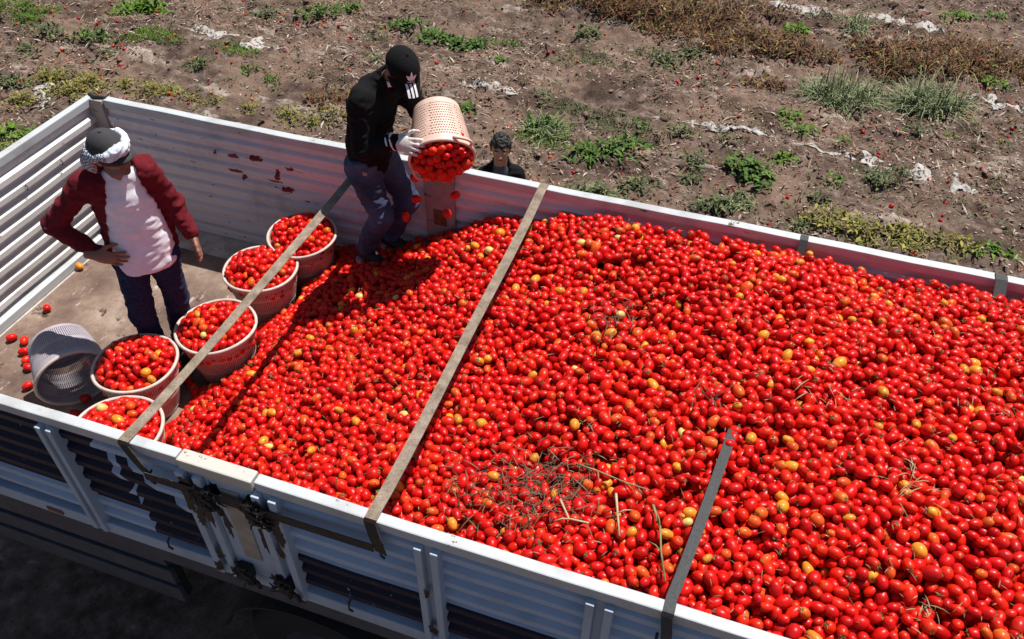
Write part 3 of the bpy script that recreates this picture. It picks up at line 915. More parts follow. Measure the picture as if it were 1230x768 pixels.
for i, (bx, by, bz, br, bh) in enumerate(BASKETS):
    MM = Matrix.Translation((bx, by, bz)) @ Matrix.Rotation(i * 1.1 + .4, 4, 'Z') @ Matrix.Scale(br / .235, 4)
    if i == 3: MM = MM @ Matrix.Rotation(-.08, 4, 'X')
    basket(MM, bm_full, 'basket_pink' if False else 'basket_white', blab[i], None)
    basket_fill(MM, .222, .362, .085, 230, 'basket_tomatoes', ['red tomatoes heaped in the basket beside the overturned one', 'red tomatoes heaped in the basket at the standing man\'s feet', 'red tomatoes heaped in the middle basket below the strap',
                'red tomatoes heaped in the corner basket by the far wall', 'red and orange tomatoes heaped in the basket against the side wall'][i], 40 + i)
def axis_matrix(p, d, spin=0.0):
    d = Vector(d).normalized(); q = d.to_track_quat('Z', 'Y')
    return Matrix.Translation(p) @ q.to_matrix().to_4x4() @ Matrix.Rotation(spin, 4, 'Z')
# overturned empty basket, lying on its side: mouth towards +x -y
bm_tip = basket_meshes(.212, .172, .30)
d_ = Vector((0.80, -0.56, -0.135)).normalized()
rimc = Vector((1.065, 0.745, 0.228))
MM = axis_matrix(rimc - d_ * .30, d_, .3)
basket(MM, bm_tip, 'basket_purple', 'empty basket lying overturned on its side on the bed floor')
for (tx, ty, tz) in ((1.07, .74, .055), (1.09, .62, .05)):
    single_tomato((tx, ty, tz), .026, 2, lying_R(), 'dark', 'red tomato left inside the mouth of the overturned basket', 'tomatoes in the overturned basket')
# poured basket
bm_pour = basket_meshes(.185, .135, .33, style='lattice')
d_ = Vector((0.42, -0.80, -0.42)).normalized()
rimc = Vector((2.905, 2.175, 1.30))
MMP = axis_matrix(rimc - d_ * .33, d_, .9)
basket(MMP, bm_pour, 'basket_pink', 'pink lattice basket being tipped out by the black shirt man')
basket_fill(MMP, .172, .345, .075, 150, 'basket_tomatoes', 'red tomatoes spilling out of the tipped pink basket', 77)

# ------------------------------------------------------------------ straps
def ribbon(path, widths, th=0.004):
    """path: list of (point, width direction); one strap mesh"""
    V = []; F_ = []
    n = len(path)
    for i, (p, wd) in enumerate(path):
        p = Vector(p); wd = Vector(wd).normalized()
        t = (Vector(path[min(i + 1, n - 1)][0]) - Vector(path[max(i - 1, 0)][0])).normalized()
        nm = t.cross(wd).normalized()
        w = widths if not isinstance(widths, list) else widths[i]
        for a, b in ((-1, -1), (1, -1), (1, 1), (-1, 1)): V.append(p + wd * (w / 2 * a) + nm * (th / 2 * b))
    for i in range(n - 1):
        for k in range(4): F_.append((4 * i + k, 4 * i + 4 + k, 4 * i + 4 + (k + 1) % 4, 4 * i + (k + 1) % 4))
    F_ += [(0, 1, 2, 3), (4 * n - 1, 4 * n - 2, 4 * n - 3, 4 * n - 4)]
    return V, F_
def strap(name, xf_, xn_, mids, mat_, label, w=0.052, tail_x=None, run=None, zoff=0.0):
    X = Vector((1, 0, 0)); path = []
    path.append(((xf_, WID + .012, .70), X)); path.append(((xf_, WID + .010, HT - .02), X)); path.append(((xf_, WID - .02, HT + .008), X)); path.append(((xf_, WID - .065, HT + .006), X))
    N = 26
    for i in range(1, N):
        t = i / N; y_ = (WID - .065) * (1 - t) + .065 * t; x_ = xf_ * (1 - t) + xn_ * t
        z_ = HT + .006 - .028 * math.sin(math.pi * t)
        if mids: z_ = float(np.interp(y_, mids[0], mids[1]))
        path.append(((x_ + .004 * math.sin(t * 9), y_, z_), X + Vector((0, 0, .10 * math.sin(t * 7 + xf_)))))
    path += [((xn_, .065, HT + .006), X), ((xn_, .0, HT + .008), X), ((xn_ - .002, -.008, HT - .01), X)]
    tx = tail_x if tail_x is not None else xn_ + .02
    path += [((xn_ + (tx - xn_) * .5, -.030, .94), X), ((tx, -.040, .853), X + Vector((0, 0, -.3)))]
    me = MB(); me.add(*ribbon(path, w)); ntop = len(me.f)
    if run: me.add(*ribbon([((tx - .03, -.044, .868), (0, 0, 1)), ((tx + .15, -.040, .862), (0, 0, 1)), (((tx + run) / 2, -.036, .858), (0, 0, 1)), ((run, -.037, .866), (0, 0, 1))], .055))
    V = np.array([tuple(q) for q in me.v]); b0 = np.array([xn_, 0.0, HT])
    o = link(name, make_mesh(name, V - b0, me.f, False), mat_, None, tuple(b0))
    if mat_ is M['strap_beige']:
        o.data.materials.append(M['strap_shaded'])  # outside drop and run get the webbing darkened to imitate shade
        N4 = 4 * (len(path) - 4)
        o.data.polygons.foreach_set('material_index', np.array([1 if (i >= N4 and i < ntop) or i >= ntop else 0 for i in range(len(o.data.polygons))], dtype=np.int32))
    return tag(o, label, 'strap')
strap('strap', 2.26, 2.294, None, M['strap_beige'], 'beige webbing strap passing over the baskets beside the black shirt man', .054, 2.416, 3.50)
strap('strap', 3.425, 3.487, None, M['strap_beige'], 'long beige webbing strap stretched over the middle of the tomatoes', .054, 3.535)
strap('strap', 4.985, 4.70, ([0.0, .065, .5, .93, 1.1, 1.5, 2.2, 2.40, 2.47, 2.55], [1.018, 1.02, 1.042, 1.040, .975, .94, .86, .90, 1.0, 1.018]), M['strap_dark'], 'dark grey strap half buried in tomatoes, both its ends showing', .043)
strap('strap', 6.02, 6.02, ([0.0, .065, .3, .6, 1.5, 2.1, 2.28, 2.40, 2.47, 2.55], [1.018, 1.018, .99, .92, .92, .86, .885, .95, 1.0, 1.018]), M['strap_dark'], 'dark strap draped over the far wall, vanishing into the tomatoes', .06)
# ------------------------------------------------------------------ people
def surfnet(fn, lo, hi, h):
    """naive surface nets: mesh of fn = 0 (negative inside)"""
    lo = np.array(lo, float); hi = np.array(hi, float)
    n = np.ceil((hi - lo) / h).astype(int) + 1
    ax = [lo[i] + h * np.arange(n[i]) for i in range(3)]
    G = np.stack(np.meshgrid(*ax, indexing='ij'), -1)
    D = fn(G.reshape(-1, 3)).reshape(n)
    D[0], D[-1] = 1, 1; D[:, 0], D[:, -1] = 1, 1; D[:, :, 0], D[:, :, -1] = 1, 1
    S = D < 0
    c = n - 1
    cor = [(i, j, k) for i in (0, 1) for j in (0, 1) for k in (0, 1)]
    cnt = sum(S[i:i + c[0], j:j + c[1], k:k + c[2]].astype(int) for i, j, k in cor)
    act = (cnt > 0) & (cnt < 8)
    idx = -np.ones(c, int); ids = np.argwhere(act); idx[act] = np.arange(len(ids))
    acc = np.zeros((len(ids), 3)); w = np.zeros(len(ids))
    for a in cor:
        for axs in range(3):
            if a[axs]: continue
            b = list(a); b[axs] = 1
            ia = ids + np.array(a); ib = ids + np.array(b)
            da = D[ia[:, 0], ia[:, 1], ia[:, 2]]; db = D[ib[:, 0], ib[:, 1], ib[:, 2]]
            m = (da < 0) != (db < 0)
            t = np.where(m, da / np.where(m, da - db, 1), 0)
            p = np.tile(np.array(a, float), (len(ids), 1)); p[:, axs] = t
            acc[m] += p[m]; w[m] += 1
    V = lo + h * (ids + acc / np.maximum(w, 1)[:, None])
    Fs = []
    for axs in range(3):
        u_, v_ = [(1, 2), (2, 0), (0, 1)][axs]
        sl0 = [slice(None)] * 3; sl1 = [slice(None)] * 3
        sl0[axs] = slice(0, -1); sl1[axs] = slice(1, None)
        s0, s1 = S[tuple(sl0)], S[tuple(sl1)]
        e = np.argwhere(s0 != s1)
        ok = (e[:, u_] > 0) & (e[:, v_] > 0) & (e[:, u_] < c[u_]) & (e[:, v_] < c[v_])
        e = e[ok]
        if not len(e): continue
        q = []
        for du, dv in ((-1, -1), (0, -1), (0, 0), (-1, 0)):
            g_ = e.copy(); g_[:, u_] += du; g_[:, v_] += dv
            q.append(idx[g_[:, 0], g_[:, 1], g_[:, 2]])
        q = np.stack(q, -1)
        flip = ~s0[e[:, 0], e[:, 1], e[:, 2]]
        q[flip] = q[flip][:, ::-1]
        Fs.append(q)
    Fs = np.concatenate(Fs)
    return V, Fs

def smooth_mesh(V, Fs, it=2, lam=0.5):
    E_ = np.concatenate([Fs[:, [0, 1]], Fs[:, [1, 2]], Fs[:, [2, 3]], Fs[:, [3, 0]]])
    for _ in range(it):
        A = np.zeros_like(V); n = np.zeros(len(V))
        np.add.at(A, E_[:, 0], V[E_[:, 1]]); np.add.at(A, E_[:, 1], V[E_[:, 0]])
        np.add.at(n, E_[:, 0], 1); np.add.at(n, E_[:, 1], 1)
        V = V + lam * (A / np.maximum(n, 1)[:, None] - V)
    return V

def cone(P, a, b, ra, rb, sq=(1, 1, 1)):
    s = np.array(sq, float)
    a = np.array(a, float) / s; b = np.array(b, float) / s; Q = P / s
    ab = b - a; t = np.clip(((Q - a) @ ab) / max(ab @ ab, 1e-9), 0, 1)
    return (np.linalg.norm(Q - a - t[:, None] * ab, axis=1) - (ra + (rb - ra) * t)) * s.min()
def ell(P, c, r):
    r = np.array(r, float); q = (P - np.array(c)) / r
    k0 = np.linalg.norm(q, axis=1); k1 = np.linalg.norm(q / r, axis=1)
    return k0 * (k0 - 1.0) / np.maximum(k1, 1e-6)
def smin(a, b, k):
    h = np.clip(0.5 + 0.5 * (b - a) / k, 0, 1)
    return b * (1 - h) + a * h - k * h * (1 - h)
def chain(P, pts, rad, k=0.03, sq=(1, 1, 1)):
    d = None
    for i in range(len(pts) - 1):
        e = cone(P, pts[i], pts[i + 1], rad[i], rad[i + 1], sq)
        d = e if d is None else smin(d, e, k)
    return d
def frame(F_):
    f = np.array([F_[0], F_[1], 0.0]); f /= np.linalg.norm(f)
    return np.stack([np.array([-f[1], f[0], 0]), f, np.array([0, 0, 1.0])], 1)   # columns: left, forward, up

def head_sdf(P, neck=True):
    d = ell(P, (0, -.012, .022), (.073, .094, .098))
    d = smin(d, ell(P, (0, .030, -.052), (.052, .055, .060)), .035)
    d = smin(d, cone(P, (-.03, .066, .026), (.03, .066, .026), .018, .018), .015)
    d = np.maximum(d, -(np.minimum(ell(P, (-.031, .092, .006), (.018, .02, .012)), ell(P, (.031, .092, .006), (.018, .02, .012)))) - .002)
    d = smin(d, cone(P, (0, .084, .012), (0, .106, -.024), .008, .012), .012)
    d = smin(d, np.minimum(ell(P, (-.013, .096, -.027), (.008, .008, .007)), ell(P, (.013, .096, -.027), (.008, .008, .007))), .008)
    d = smin(d, cone(P, (-.018, .077, -.056), (.018, .077, -.056), .008, .008), .008)
    d = smin(d, ell(P, (0, .068, -.092), (.02, .018, .016)), .02)
    for s in (-1, 1):
        d = smin(d, ell(P, (s * .079, -.008, -.004), (.012, .020, .032)), .008)
    if neck: d = smin(d, cone(P, (0, -.018, -.06), (0, -.035, -.19), .056, .062), .03)
    return d
def hand_sdf(P, curl=0.35, spread=0.12, k=0.006):
    """right-hand-like hand: wrist at origin, fingers along +y, palm facing -z, thumb on -x"""
    d = ell(P, (0, .045, 0), (.042, .056, .017))
    d = smin(d, cone(P, (0, -.05, 0), (0, .015, 0), .027, .028, (1, 1, .8)), .02)
    L = [.070, .080, .074, .056]
    for i in range(4):
        a = (i - 1.5) * spread; x0 = (i - 1.5) * .0205
        p = np.array([x0, .088 - abs(i - 1.2) * .006, 0]); c = 0.0; rr_ = .0098
        for s, fr in enumerate((.45, .30, .25)):
            c += curl * (0.7 if s == 0 else 1.0)
            q = p + L[i] * fr * np.array([math.sin(a) * math.cos(c), math.cos(a) * math.cos(c), -math.sin(c)])
            d = smin(d, cone(P, p, q, rr_, rr_ * .92), k); p = q; rr_ *= .92
    p = np.array([-.030, .020, -.004])
    for (dx, dy, dz, r_) in ((-.026, .026, -.008, .0125), (-.016, .028, -.008, .011), (-.006, .024, -.006, .0095)):
        q = p + np.array([dx, dy, dz]); d = smin(d, cone(P, p, q, r_, r_ * .92), .008); p = q
    return d
def look(fwd, upv):
    f = np.array(fwd, float); f /= np.linalg.norm(f)
    l = np.cross(f, np.array(upv, float)); l /= np.linalg.norm(l)
    return np.stack([l, f, np.cross(l, f)], 1)       # columns right(x), forward(y), up(z)
def place(V, R_, t, s=1.0): return (V * s) @ R_.T + np.array(t)

class Person:
    def __init__(s, base, label):
        s.o = empty('person', tuple(base)); s.B = np.array(base, float)
        tag(s.o, label, 'person')
        s.body = []
    def part(s, name, V, Fs, mats, fm=None, smooth=True, parent=None):
        me = make_mesh(name, np.asarray(V) - s.B, Fs, smooth)
        for m in (mats if isinstance(mats, list) else [mats]): me.materials.append(M[m])
        if fm is not None: me.polygons.foreach_set('material_index', np.ascontiguousarray(fm, dtype=np.int32))
        return link(name, me, None, parent or s.o)
    def sdf(s, name, fn, lo, hi, h, mats, R_=None, t=(0, 0, 0), sm=2, wr=0.0, wf=14, seed=3, fmf=None, add=False):
        V, Fs = surfnet(fn, lo, hi, h)
        V = smooth_mesh(V, Fs, sm)
        if R_ is None: R_ = np.eye(3)
        cen = V[Fs].mean(1)
        if np.linalg.det(R_) < 0: Fs = Fs[:, ::-1].copy()
        fm = fmf(cen) if fmf else None
        W_ = place(V, R_, t)
        if wr:
            # cloth folds: displaced along the normals
            n = np.zeros_like(W_); e1 = W_[Fs[:, 2]] - W_[Fs[:, 0]]; e2 = W_[Fs[:, 3]] - W_[Fs[:, 1]]
            fn_ = np.cross(e1, e2)
            for q in range(4): np.add.at(n, Fs[:, q], fn_)
            n /= np.linalg.norm(n, axis=1)[:, None] + 1e-12
            warp = W_ + .03 * np.stack([vnoise(W_, 7, seed + 5), vnoise(W_, 7, seed + 6), vnoise(W_, 7, seed + 7)], -1)
            f1 = 1 - np.abs(vnoise(warp * np.array([1, 1, 1.9]), wf, seed)) * 2
            f2 = vnoise(warp * np.array([1, 1, 2.4]), wf * 2.3, seed + 1)
            W_ = W_ + n * ((f1 * .7 + f2 * .35) * wr)[:, None]
        if add: s.body.append((W_, Fs, fm if fm is not None else np.zeros(len(Fs), int))); return None
        return s.part(name, W_, Fs, mats, fm)
    def finish_body(s, mats):
        Vs, Fs, Ms = [], [], []; o = 0
        for V, F_, m in s.body: Vs.append(V); Fs.append(F_ + o); Ms.append(m); o += len(V)
        return s.part('body', np.concatenate(Vs), np.concatenate(Fs), mats, np.concatenate(Ms))

def face_mats(cen):
    """0 skin, 1 lips, 2 brows / hair, 3 stubble"""
    m = np.zeros(len(cen), int)
    x_, y_, z_ = cen.T
    m[(np.abs(z_ + .056) < .0075) & (np.abs(x_) < .023) & (y_ > .06)] = 1
    m[(np.abs(z_ - .030 + 3 * (np.abs(x_) - .03) ** 2) < .0055) & (np.abs(x_) > .012) & (np.abs(x_) < .05) & (y_ > .05)] = 2
    return m
def face_mats_beard(cen):
    m = face_mats(cen); x_, y_, z_ = cen.T
    m[(m == 0) & (z_ < -.045) & (z_ > -.115) & (y_ > .0)] = 3
    m[(m == 0) & (np.abs(z_ + .040) < .006) & (np.abs(x_) < .03) & (y_ > .07)] = 3
    return m
def eyes(pn, R_, t, s=1.0):
    for sx in (-1, 1):
        Bv, Fv = SPH['hi']
        V = Bv * .0125 + np.array([sx * .031, .074, .006])
        W_ = place(V, R_, t, s)
        fm = (((Bv[Fv].mean(1))[:, 1] > .86)).astype(int)
        pn.part('eye', W_, Fv, ['eye_white', 'iris_dark'], fm)

def cap_parts(pn, R_, t, matn, s=1.0, brim_w=.085, brim_l=.075, brim_drop=.02):
    def dome(P):
        d = ell(P, (0, -.012, .030), (.086, .107, .100))
        return np.maximum(d, -(P[:, 2] - .034 - .10 * np.minimum(P[:, 1], 0) * 0.25))
    V, Fs = surfnet(dome, (-.1, -.13, .02), (.1, .11, .145), .006)
    c = pn.part('cap', place(smooth_mesh(V, Fs, 1), R_, t, s), Fs, matn)
    # six seams and a top button
    # brim: curved plate
    V = []; F_ = []; nu, nv = 17, 7
    for side in (0, 1):
        for i in range(nu):
            a = (i / (nu - 1) - .5) * 2
            for j in range(nv):
                q = j / (nv - 1)
                xx = a * brim_w * (1 - .12 * q * q)
                y0 = .095 * math.sqrt(max(0, 1 - (a * .93) ** 2)) - .022
                yy = y0 + q * (brim_l + .004) * (1 - .55 * abs(a) ** 3)
                zz = .040 - .020 * a * a - brim_drop * q * q - .006 * q - side * .006
                V.append((xx, yy, zz))
    m = nu * nv
    for i in range(nu - 1):
        for j in range(nv - 1):
            q = (i * nv + j, (i + 1) * nv + j, (i + 1) * nv + j + 1, i * nv + j + 1)
            F_.append(tuple(reversed(q))); F_.append(tuple(m + k for k in q))
    rim_ = [(i * nv + nv - 1) for i in range(nu)]
    for i in range(nu - 1): F_.append((rim_[i], rim_[i + 1], rim_[i + 1] + m, rim_[i] + m)[::-1])
    pn.part('brim', place(np.array(V), R_, t, s), F_, matn, None, True, c)
    V_, F2 = SPH['mid']
    pn.part('cap_button', place(V_ * np.array([.008, .008, .005]) + np.array([0, -.012, .131]), R_, t, s), F2, matn, None, True, c)
    return c

# ---- man in the maroon jacket
def maroon_man():
    B = np.array([1.378, 1.252, 0.004])
    R_ = frame((.66, -.75))
    pn = Person(B, 'man in maroon jacket, white shirt and scarf-wrapped cap, hand on hip')
    pel, wai, che = (.03, 0, .88), (.032, .012, 1.02), (.03, .0, 1.235)
    shR, elR, wrR = (-.155, -.01, 1.375), (-.385, -.09, 1.12), (-.205, .055, .985)
    shL, elL, wrL = (.178, -.01, 1.395), (.255, -.03, 1.160), (.300, .05, .985)
    neck = (.04, .0, 1.42)
    sq = (1, .66, 1)
    def torso(P, g):
        d = chain(P, [pel, wai, che], [.140 + g, .134 + g, .152 + g], .06, sq)
        d = smin(d, cone(P, (-.11, -.01, 1.375), (.165, -.01, 1.40), .058 + g, .058 + g), .06)
        d = smin(d, cone(P, (.04, -.015, 1.38), (.045, .0, 1.45), .075 + g, .062 + g), .04)
        return d
    def shirt(P):
        d = torso(P, .004)
        d = smin(d, cone(P, (.03, .02, .90), (.03, .03, .84), .148, .155, sq), .04)
        d = np.maximum(d, .815 + .04 * (P[:, 0]) - P[:, 2])
        v_ = np.maximum(P[:, 2] - 1.455, -(1.405 + np.abs(P[:, 0] - .045) * 1.1 - P[:, 2]) * .7)
        return np.maximum(d, np.where(P[:, 1] > 0, v_, P[:, 2] - 1.46))
    pn.sdf('shirt', shirt, (-.25, -.2, .78), (.3, .22, 1.5), .0085, 'white_cotton', R_, B, 2, .010, 9, 31)
    def jacket(P):
        d = torso(P, .020)
        d = smin(d, cone(P, (.035, -.03, 1.0), (.03, -.04, .80), .162, .175, sq), .05)
        d = np.maximum(d, .83 + .10 * (P[:, 0] + .1) - P[:, 2])
        d = smin(d, chain(P, [shR, elR, wrR], [.062, .052, .042], .03), .035)
        d = smin(d, chain(P, [shL, elL, wrL], [.062, .051, .041], .03), .035)
        # open front, wider towards the hem
        cx = .045 + .02 * (P[:, 2] - 1.2); w_ = .085 + .11 * np.clip((1.42 - P[:, 2]) / .5, 0, 1.2)
        op = np.maximum(np.abs(P[:, 0] - cx) - w_, -(P[:, 1] - .012))
        op = np.maximum(op, P[:, 2] - 1.50)
        arm = np.minimum(chain(P, [shR, elR, wrR], [.062, .052, .042], .03), chain(P, [shL, elL, wrL], [.062, .051, .041], .03))
        d = np.maximum(d, -np.maximum(op, -arm - .0))
        d = np.maximum(d, -cone(P, (.045, .0, 1.40), (.048, .012, 1.56), .064, .075))
        return d
    pn.sdf('jacket', jacket, (-.5, -.27, .78), (.42, .2, 1.53), .009, 'maroon_cloth', R_, B, 2, .014, 11, 41)
    def jeans(P):
        d = cone(P, (-.05, 0, .86), (.11, 0, .86), .098, .098, (1, .85, 1))
        d = smin(d, chain(P, [(-.065, 0, .83), (-.105, .045, .47), (-.10, .0, .09)], [.090, .066, .057], .03), .035)
        d = smin(d, chain(P, [(.105, 0, .83), (.105, -.03, .48), (.04, -.11, .09)], [.090, .066, .057], .03), .035)
        d = np.maximum(d, P[:, 2] - .93)
        return np.maximum(d, .05 - P[:, 2])
    pn.sdf('jeans', jeans, (-.3, -.25, .02), (.33, .2, .96), .009, 'dark_denim', R_, B, 2, .012, 12, 51)
    for (a, b) in ((-.10, .02), (.04, -.09)):
        def shoe(P, a=a, b=b):
            d = cone(P, (a, b - .05, .05), (a, b + .06, .042), .045, .040, (1, 1, 1)); d = smin(d, ell(P, (a, b + .10, .03), (.045, .07, .035)), .03)
            return np.maximum(d, -P[:, 2])
        pn.sdf('shoe', shoe, (a - .08, b - .15, -.01), (a + .08, b + .22, .13), .008, 'shoe_black', R_, B, 1)
    # head, bowed and turned to the tomatoes
    hf = np.array([.96, -.22, -.10]); H = look(hf, (0.02, -.16, 1))
    hc = R_ @ np.array([.05, .055, 1.565]) + B
    pn.sdf('body', lambda P: head_sdf(P), (-.11, -.13, -.22), (.11, .13, .14), .0055, '', H, hc, 1, fmf=face_mats_beard, add=True)
    def core(P):
        d = torso(P, -.012)
        d = smin(d, chain(P, [shR, elR, wrR], [.05, .042, .032], .03), .03); d = smin(d, chain(P, [shL, elL, wrL], [.05, .042, .032], .03), .03)
        d = smin(d, chain(P, [(-.065, 0, .85), (-.105, .045, .47), (-.10, 0, .08)], [.075, .05, .042], .03), .03)
        d = smin(d, chain(P, [(.105, 0, .85), (.105, -.03, .48), (.04, -.11, .08)], [.085, .058, .045], .03), .03)
        return smin(d, cone(P, (.045, -.01, 1.40), (.048, .012, 1.50), .058, .055), .03)
    pn.sdf('body', core, (-.46, -.2, .04), (.4, .2, 1.56), .014, '', R_, B, 1, add=True)
    # right hand on the hip (fingers forward across the belly), left hand hanging
    hR = look(R_ @ np.array([.90, .35, -.22]), R_ @ np.array([-.1, 1.0, .15]))
    pn.sdf('body', lambda P: hand_sdf(P, .16, .10), (-.11, -.07, -.09), (.11, .2, .05), .0045, '', hR, R_ @ np.array([-.205, .085, .985]) + B, 1, add=True)
    hL = look(R_ @ np.array([.16, .30, -.95]), R_ @ np.array([.9, -.3, .1]))
    pn.sdf('body', lambda P: hand_sdf(P * np.array([-1, 1, 1]), .30, .13), (-.11, -.07, -.11), (.11, .2, .05), .0045, '', hL, R_ @ np.array([.305, .065, .965]) + B, 1, add=True)
    pn.finish_body(['skin', 'lips', 'hair_black', 'stubble'])
    eyes(pn, H, hc)
    pn.sdf('hair', lambda P: np.maximum(np.maximum(ell(P, (0, -.016, .02), (.080, .100, .100)), P[:, 1] - .03), -(P[:, 2] + .05)), (-.1, -.13, -.07), (.1, .05, .13), .008, 'hair_black', H, hc, 1)
    cap_parts(pn, H, hc, 'cap_grey', 1.06, .086, .060, .012)
    # scarf: a twisted roll round the cap, checked cloth at the back and side, pale fold over the front
    def roll(P):
        ang = np.arctan2(P[:, 0], P[:, 1] + .012)
        el_r = np.sqrt((P[:, 0] / .094) ** 2 + ((P[:, 1] + .012) / .116) ** 2)
        zc_ = .044 + .030 * np.cos(ang) - .010 * np.sin(ang) + .004 * np.sin(ang * 7)
        thick = .021 + .005 * np.sin(ang * 3 + 1) + .0035 * np.sin(ang * 9 + P[:, 2] * 200)
        return np.sqrt(((el_r - 1) * .105) ** 2 + ((P[:, 2] - zc_) * .72) ** 2) - thick
    def sm_f(cen):
        return (-cen[:, 0] + .55 * cen[:, 1] < -.035).astype(int)
    pn.sdf('headscarf', roll, (-.14, -.17, -.03), (.14, .15, .12), .006, ['scarf_white', 'scarf_check'], H, hc, 1, .004, 30, 71, fmf=sm_f)
    def tail_(P):
        return chain(P, [(.09, -.06, .035), (.10, -.075, -.03), (.085, -.085, -.085)], [.030, .036, .022], .02, (.6, 1, 1)) + .004 * np.sin(P[:, 1] * 190)
    pn.sdf('scarf_end', tail_, (.04, -.14, -.13), (.15, .0, .08), .006, 'scarf_check', H, hc, 1)
    return pn
maroon_man()

# ---- man in black tipping a basket
def black_man():
    B = np.array([2.30, 2.27, 0.33])
    pn = Person(B, 'man in black long-sleeved shirt and black cap tipping out a basket')
    hipR, knR, anR = (2.355, 2.195, 1.115), (2.475, 2.155, .80), (2.270, 2.245, .43)
    hipL, knL, anL = (2.41, 2.355, 1.11), (2.565, 2.35, .82), (2.39, 2.395, .46)
    pel = (2.385, 2.275, 1.14); wai = (2.385, 2.275, 1.26); che = (2.435, 2.265, 1.49)
    shR, elR, wrR = (2.455, 2.125, 1.60), (2.475, 2.045, 1.345), (2.665, 2.085, 1.415)
    shL, elL, wrL = (2.53, 2.40, 1.60), (2.64, 2.47, 1.42), (2.785, 2.475, 1.365)
    sq = (.74, 1, 1)
    def torso(P, g):
        d = chain(P, [(2.38, 2.275, 1.10), wai, che], [.138 + g, .134 + g, .160 + g], .06, sq)
        d = smin(d, cone(P, (2.462, 2.15, 1.605), (2.525, 2.385, 1.605), .070 + g, .070 + g), .06)
        return smin(d, cone(P, (2.50, 2.262, 1.60), (2.575, 2.258, 1.70), .078 + g, .062 + g), .05)
    def sweater(P):
        d = torso(P, .012)
        d = smin(d, chain(P, [shR, elR, wrR], [.076, .062, .045], .03), .035)
        d = smin(d, chain(P, [shL, elL, wrL], [.076, .060, .045], .03), .035)
        d = np.maximum(d, -cone(P, (2.56, 2.258, 1.675), (2.66, 2.255, 1.80), .060, .085))
        return np.maximum(d, 1.085 - .12 * (P[:, 0] - 2.4) - P[:, 2])
    pn.sdf('sweater', sweater, (2.15, 1.9, 1.0), (2.95, 2.56, 1.82), .009, 'black_cotton', None, (0, 0, 0), 2, .013, 11, 61)
    # white collar of the undershirt, cuff bands, hem tag
    def collar(P): return np.maximum(np.abs(cone(P, (2.55, 2.258, 1.66), (2.60, 2.257, 1.73), .066, .064)) - .006, np.maximum(-(P[:, 2] - 1.672 - .25 * (P[:, 0] - 2.57)), P[:, 2] - 1.715))
    pn.sdf('collar', collar, (2.45, 2.15, 1.6), (2.70, 2.36, 1.80), .006, 'white_cotton', None, (0, 0, 0), 1)
    wv = np.array(wrR) - np.array(elR); wv /= np.linalg.norm(wv)
    for q in (-.014, -.040):
        c0 = np.array(wrR) + wv * q
        mb = MB(); mb.tube([tuple(c0 - wv * .004), tuple(c0 + wv * .004)], .0535, 20)
        pn.part('cuff_band', np.array(mb.v), mb.f, 'white_print', None, False)
    def jeans(P):
        d = cone(P, (2.37, 2.21, 1.13), (2.40, 2.34, 1.13), .112, .112, (.9, 1, 1))
        d = smin(d, chain(P, [hipR, knR, anR], [.098, .070, .058], .03), .03)
        d = smin(d, chain(P, [hipL, knL, anL], [.095, .069, .057], .03), .03)
        return np.maximum(d, P[:, 2] - 1.19)
    pn.sdf('jeans', jeans, (2.1, 1.95, .33), (2.75, 2.56, 1.22), .009, 'worn_denim', None, (0, 0, 0), 2, .014, 12, 81)
    for an in (anR, anL):
        ax_, ay_, az_ = an
        def shoe(P):
            d = cone(P, (ax_ - .03, ay_, az_ - .03), (ax_ + .06, ay_ - .01, az_ - .06), .05, .045); d = smin(d, ell(P, (ax_ + .12, ay_ - .015, az_ - .085), (.075, .046, .036)), .03)
            return np.maximum(d, az_ - .105 - P[:, 2])
        pn.sdf('shoe', shoe, (ax_ - .12, ay_ - .1, az_ - .13), (ax_ + .24, ay_ + .1, az_ + .06), .008, 'shoe_black', None, (0, 0, 0), 1)
        def sole(P): return np.maximum(cone(P, (ax_ - .03, ay_, az_ - .10), (ax_ + .13, ay_ - .015, az_ - .10), .052, .050), np.abs(P[:, 2] - az_ + .108) - .012)
        pn.sdf('sole', sole, (ax_ - .12, ay_ - .1, az_ - .14), (ax_ + .24, ay_ + .1, az_ - .07), .008, 'sole_grey', None, (0, 0, 0), 0)
    H = look((.60, -.56, -.56), (.35, -.15, 1)); hc = np.array([2.655, 2.25, 1.755])
    pn.sdf('body', lambda P: head_sdf(P), (-.11, -.13, -.22), (.11, .13, .14), .0055, '', H, hc, 1, fmf=face_mats_beard, add=True)
    def core(P):
        d = torso(P, -.012)
        d = smin(d, chain(P, [shR, elR, wrR], [.05, .042, .032], .03), .03); d = smin(d, chain(P, [shL, elL, wrL], [.05, .042, .032], .03), .03)
        d = smin(d, chain(P, [hipR, knR, anR], [.085, .06, .045], .03), .03); d = smin(d, chain(P, [hipL, knL, anL], [.085, .06, .045], .03), .03)
        return smin(d, cone(P, (2.55, 2.26, 1.66), (2.61, 2.255, 1.72), .055, .055), .03)
    pn.sdf('body', core, (2.15, 1.95, .38), (2.9, 2.52, 1.82), .014, '', None, (0, 0, 0), 1, add=True)
    pn.sdf('body', lambda P: hand_sdf(P * np.array([-1, 1, 1]), .5, .08), (-.11, -.07, -.12), (.11, .2, .05), .0045, '', look((.80, -.15, -.25), (.2, .9, .2)), (2.79, 2.475, 1.36), 1, add=True)
    pn.finish_body(['skin', 'lips', 'hair_black', 'stubble'])
    # gloved near hand under the basket wall
    pn.sdf('glove', lambda P: hand_sdf(P / 1.12, .42, .13) * 1.12, (-.13, -.09, -.14), (.13, .23, .06), .005, 'glove', look((.93, -.22, .05), (.15, -.85, .5)), (2.675, 2.075, 1.42), 1)
    eyes(pn, H, hc)
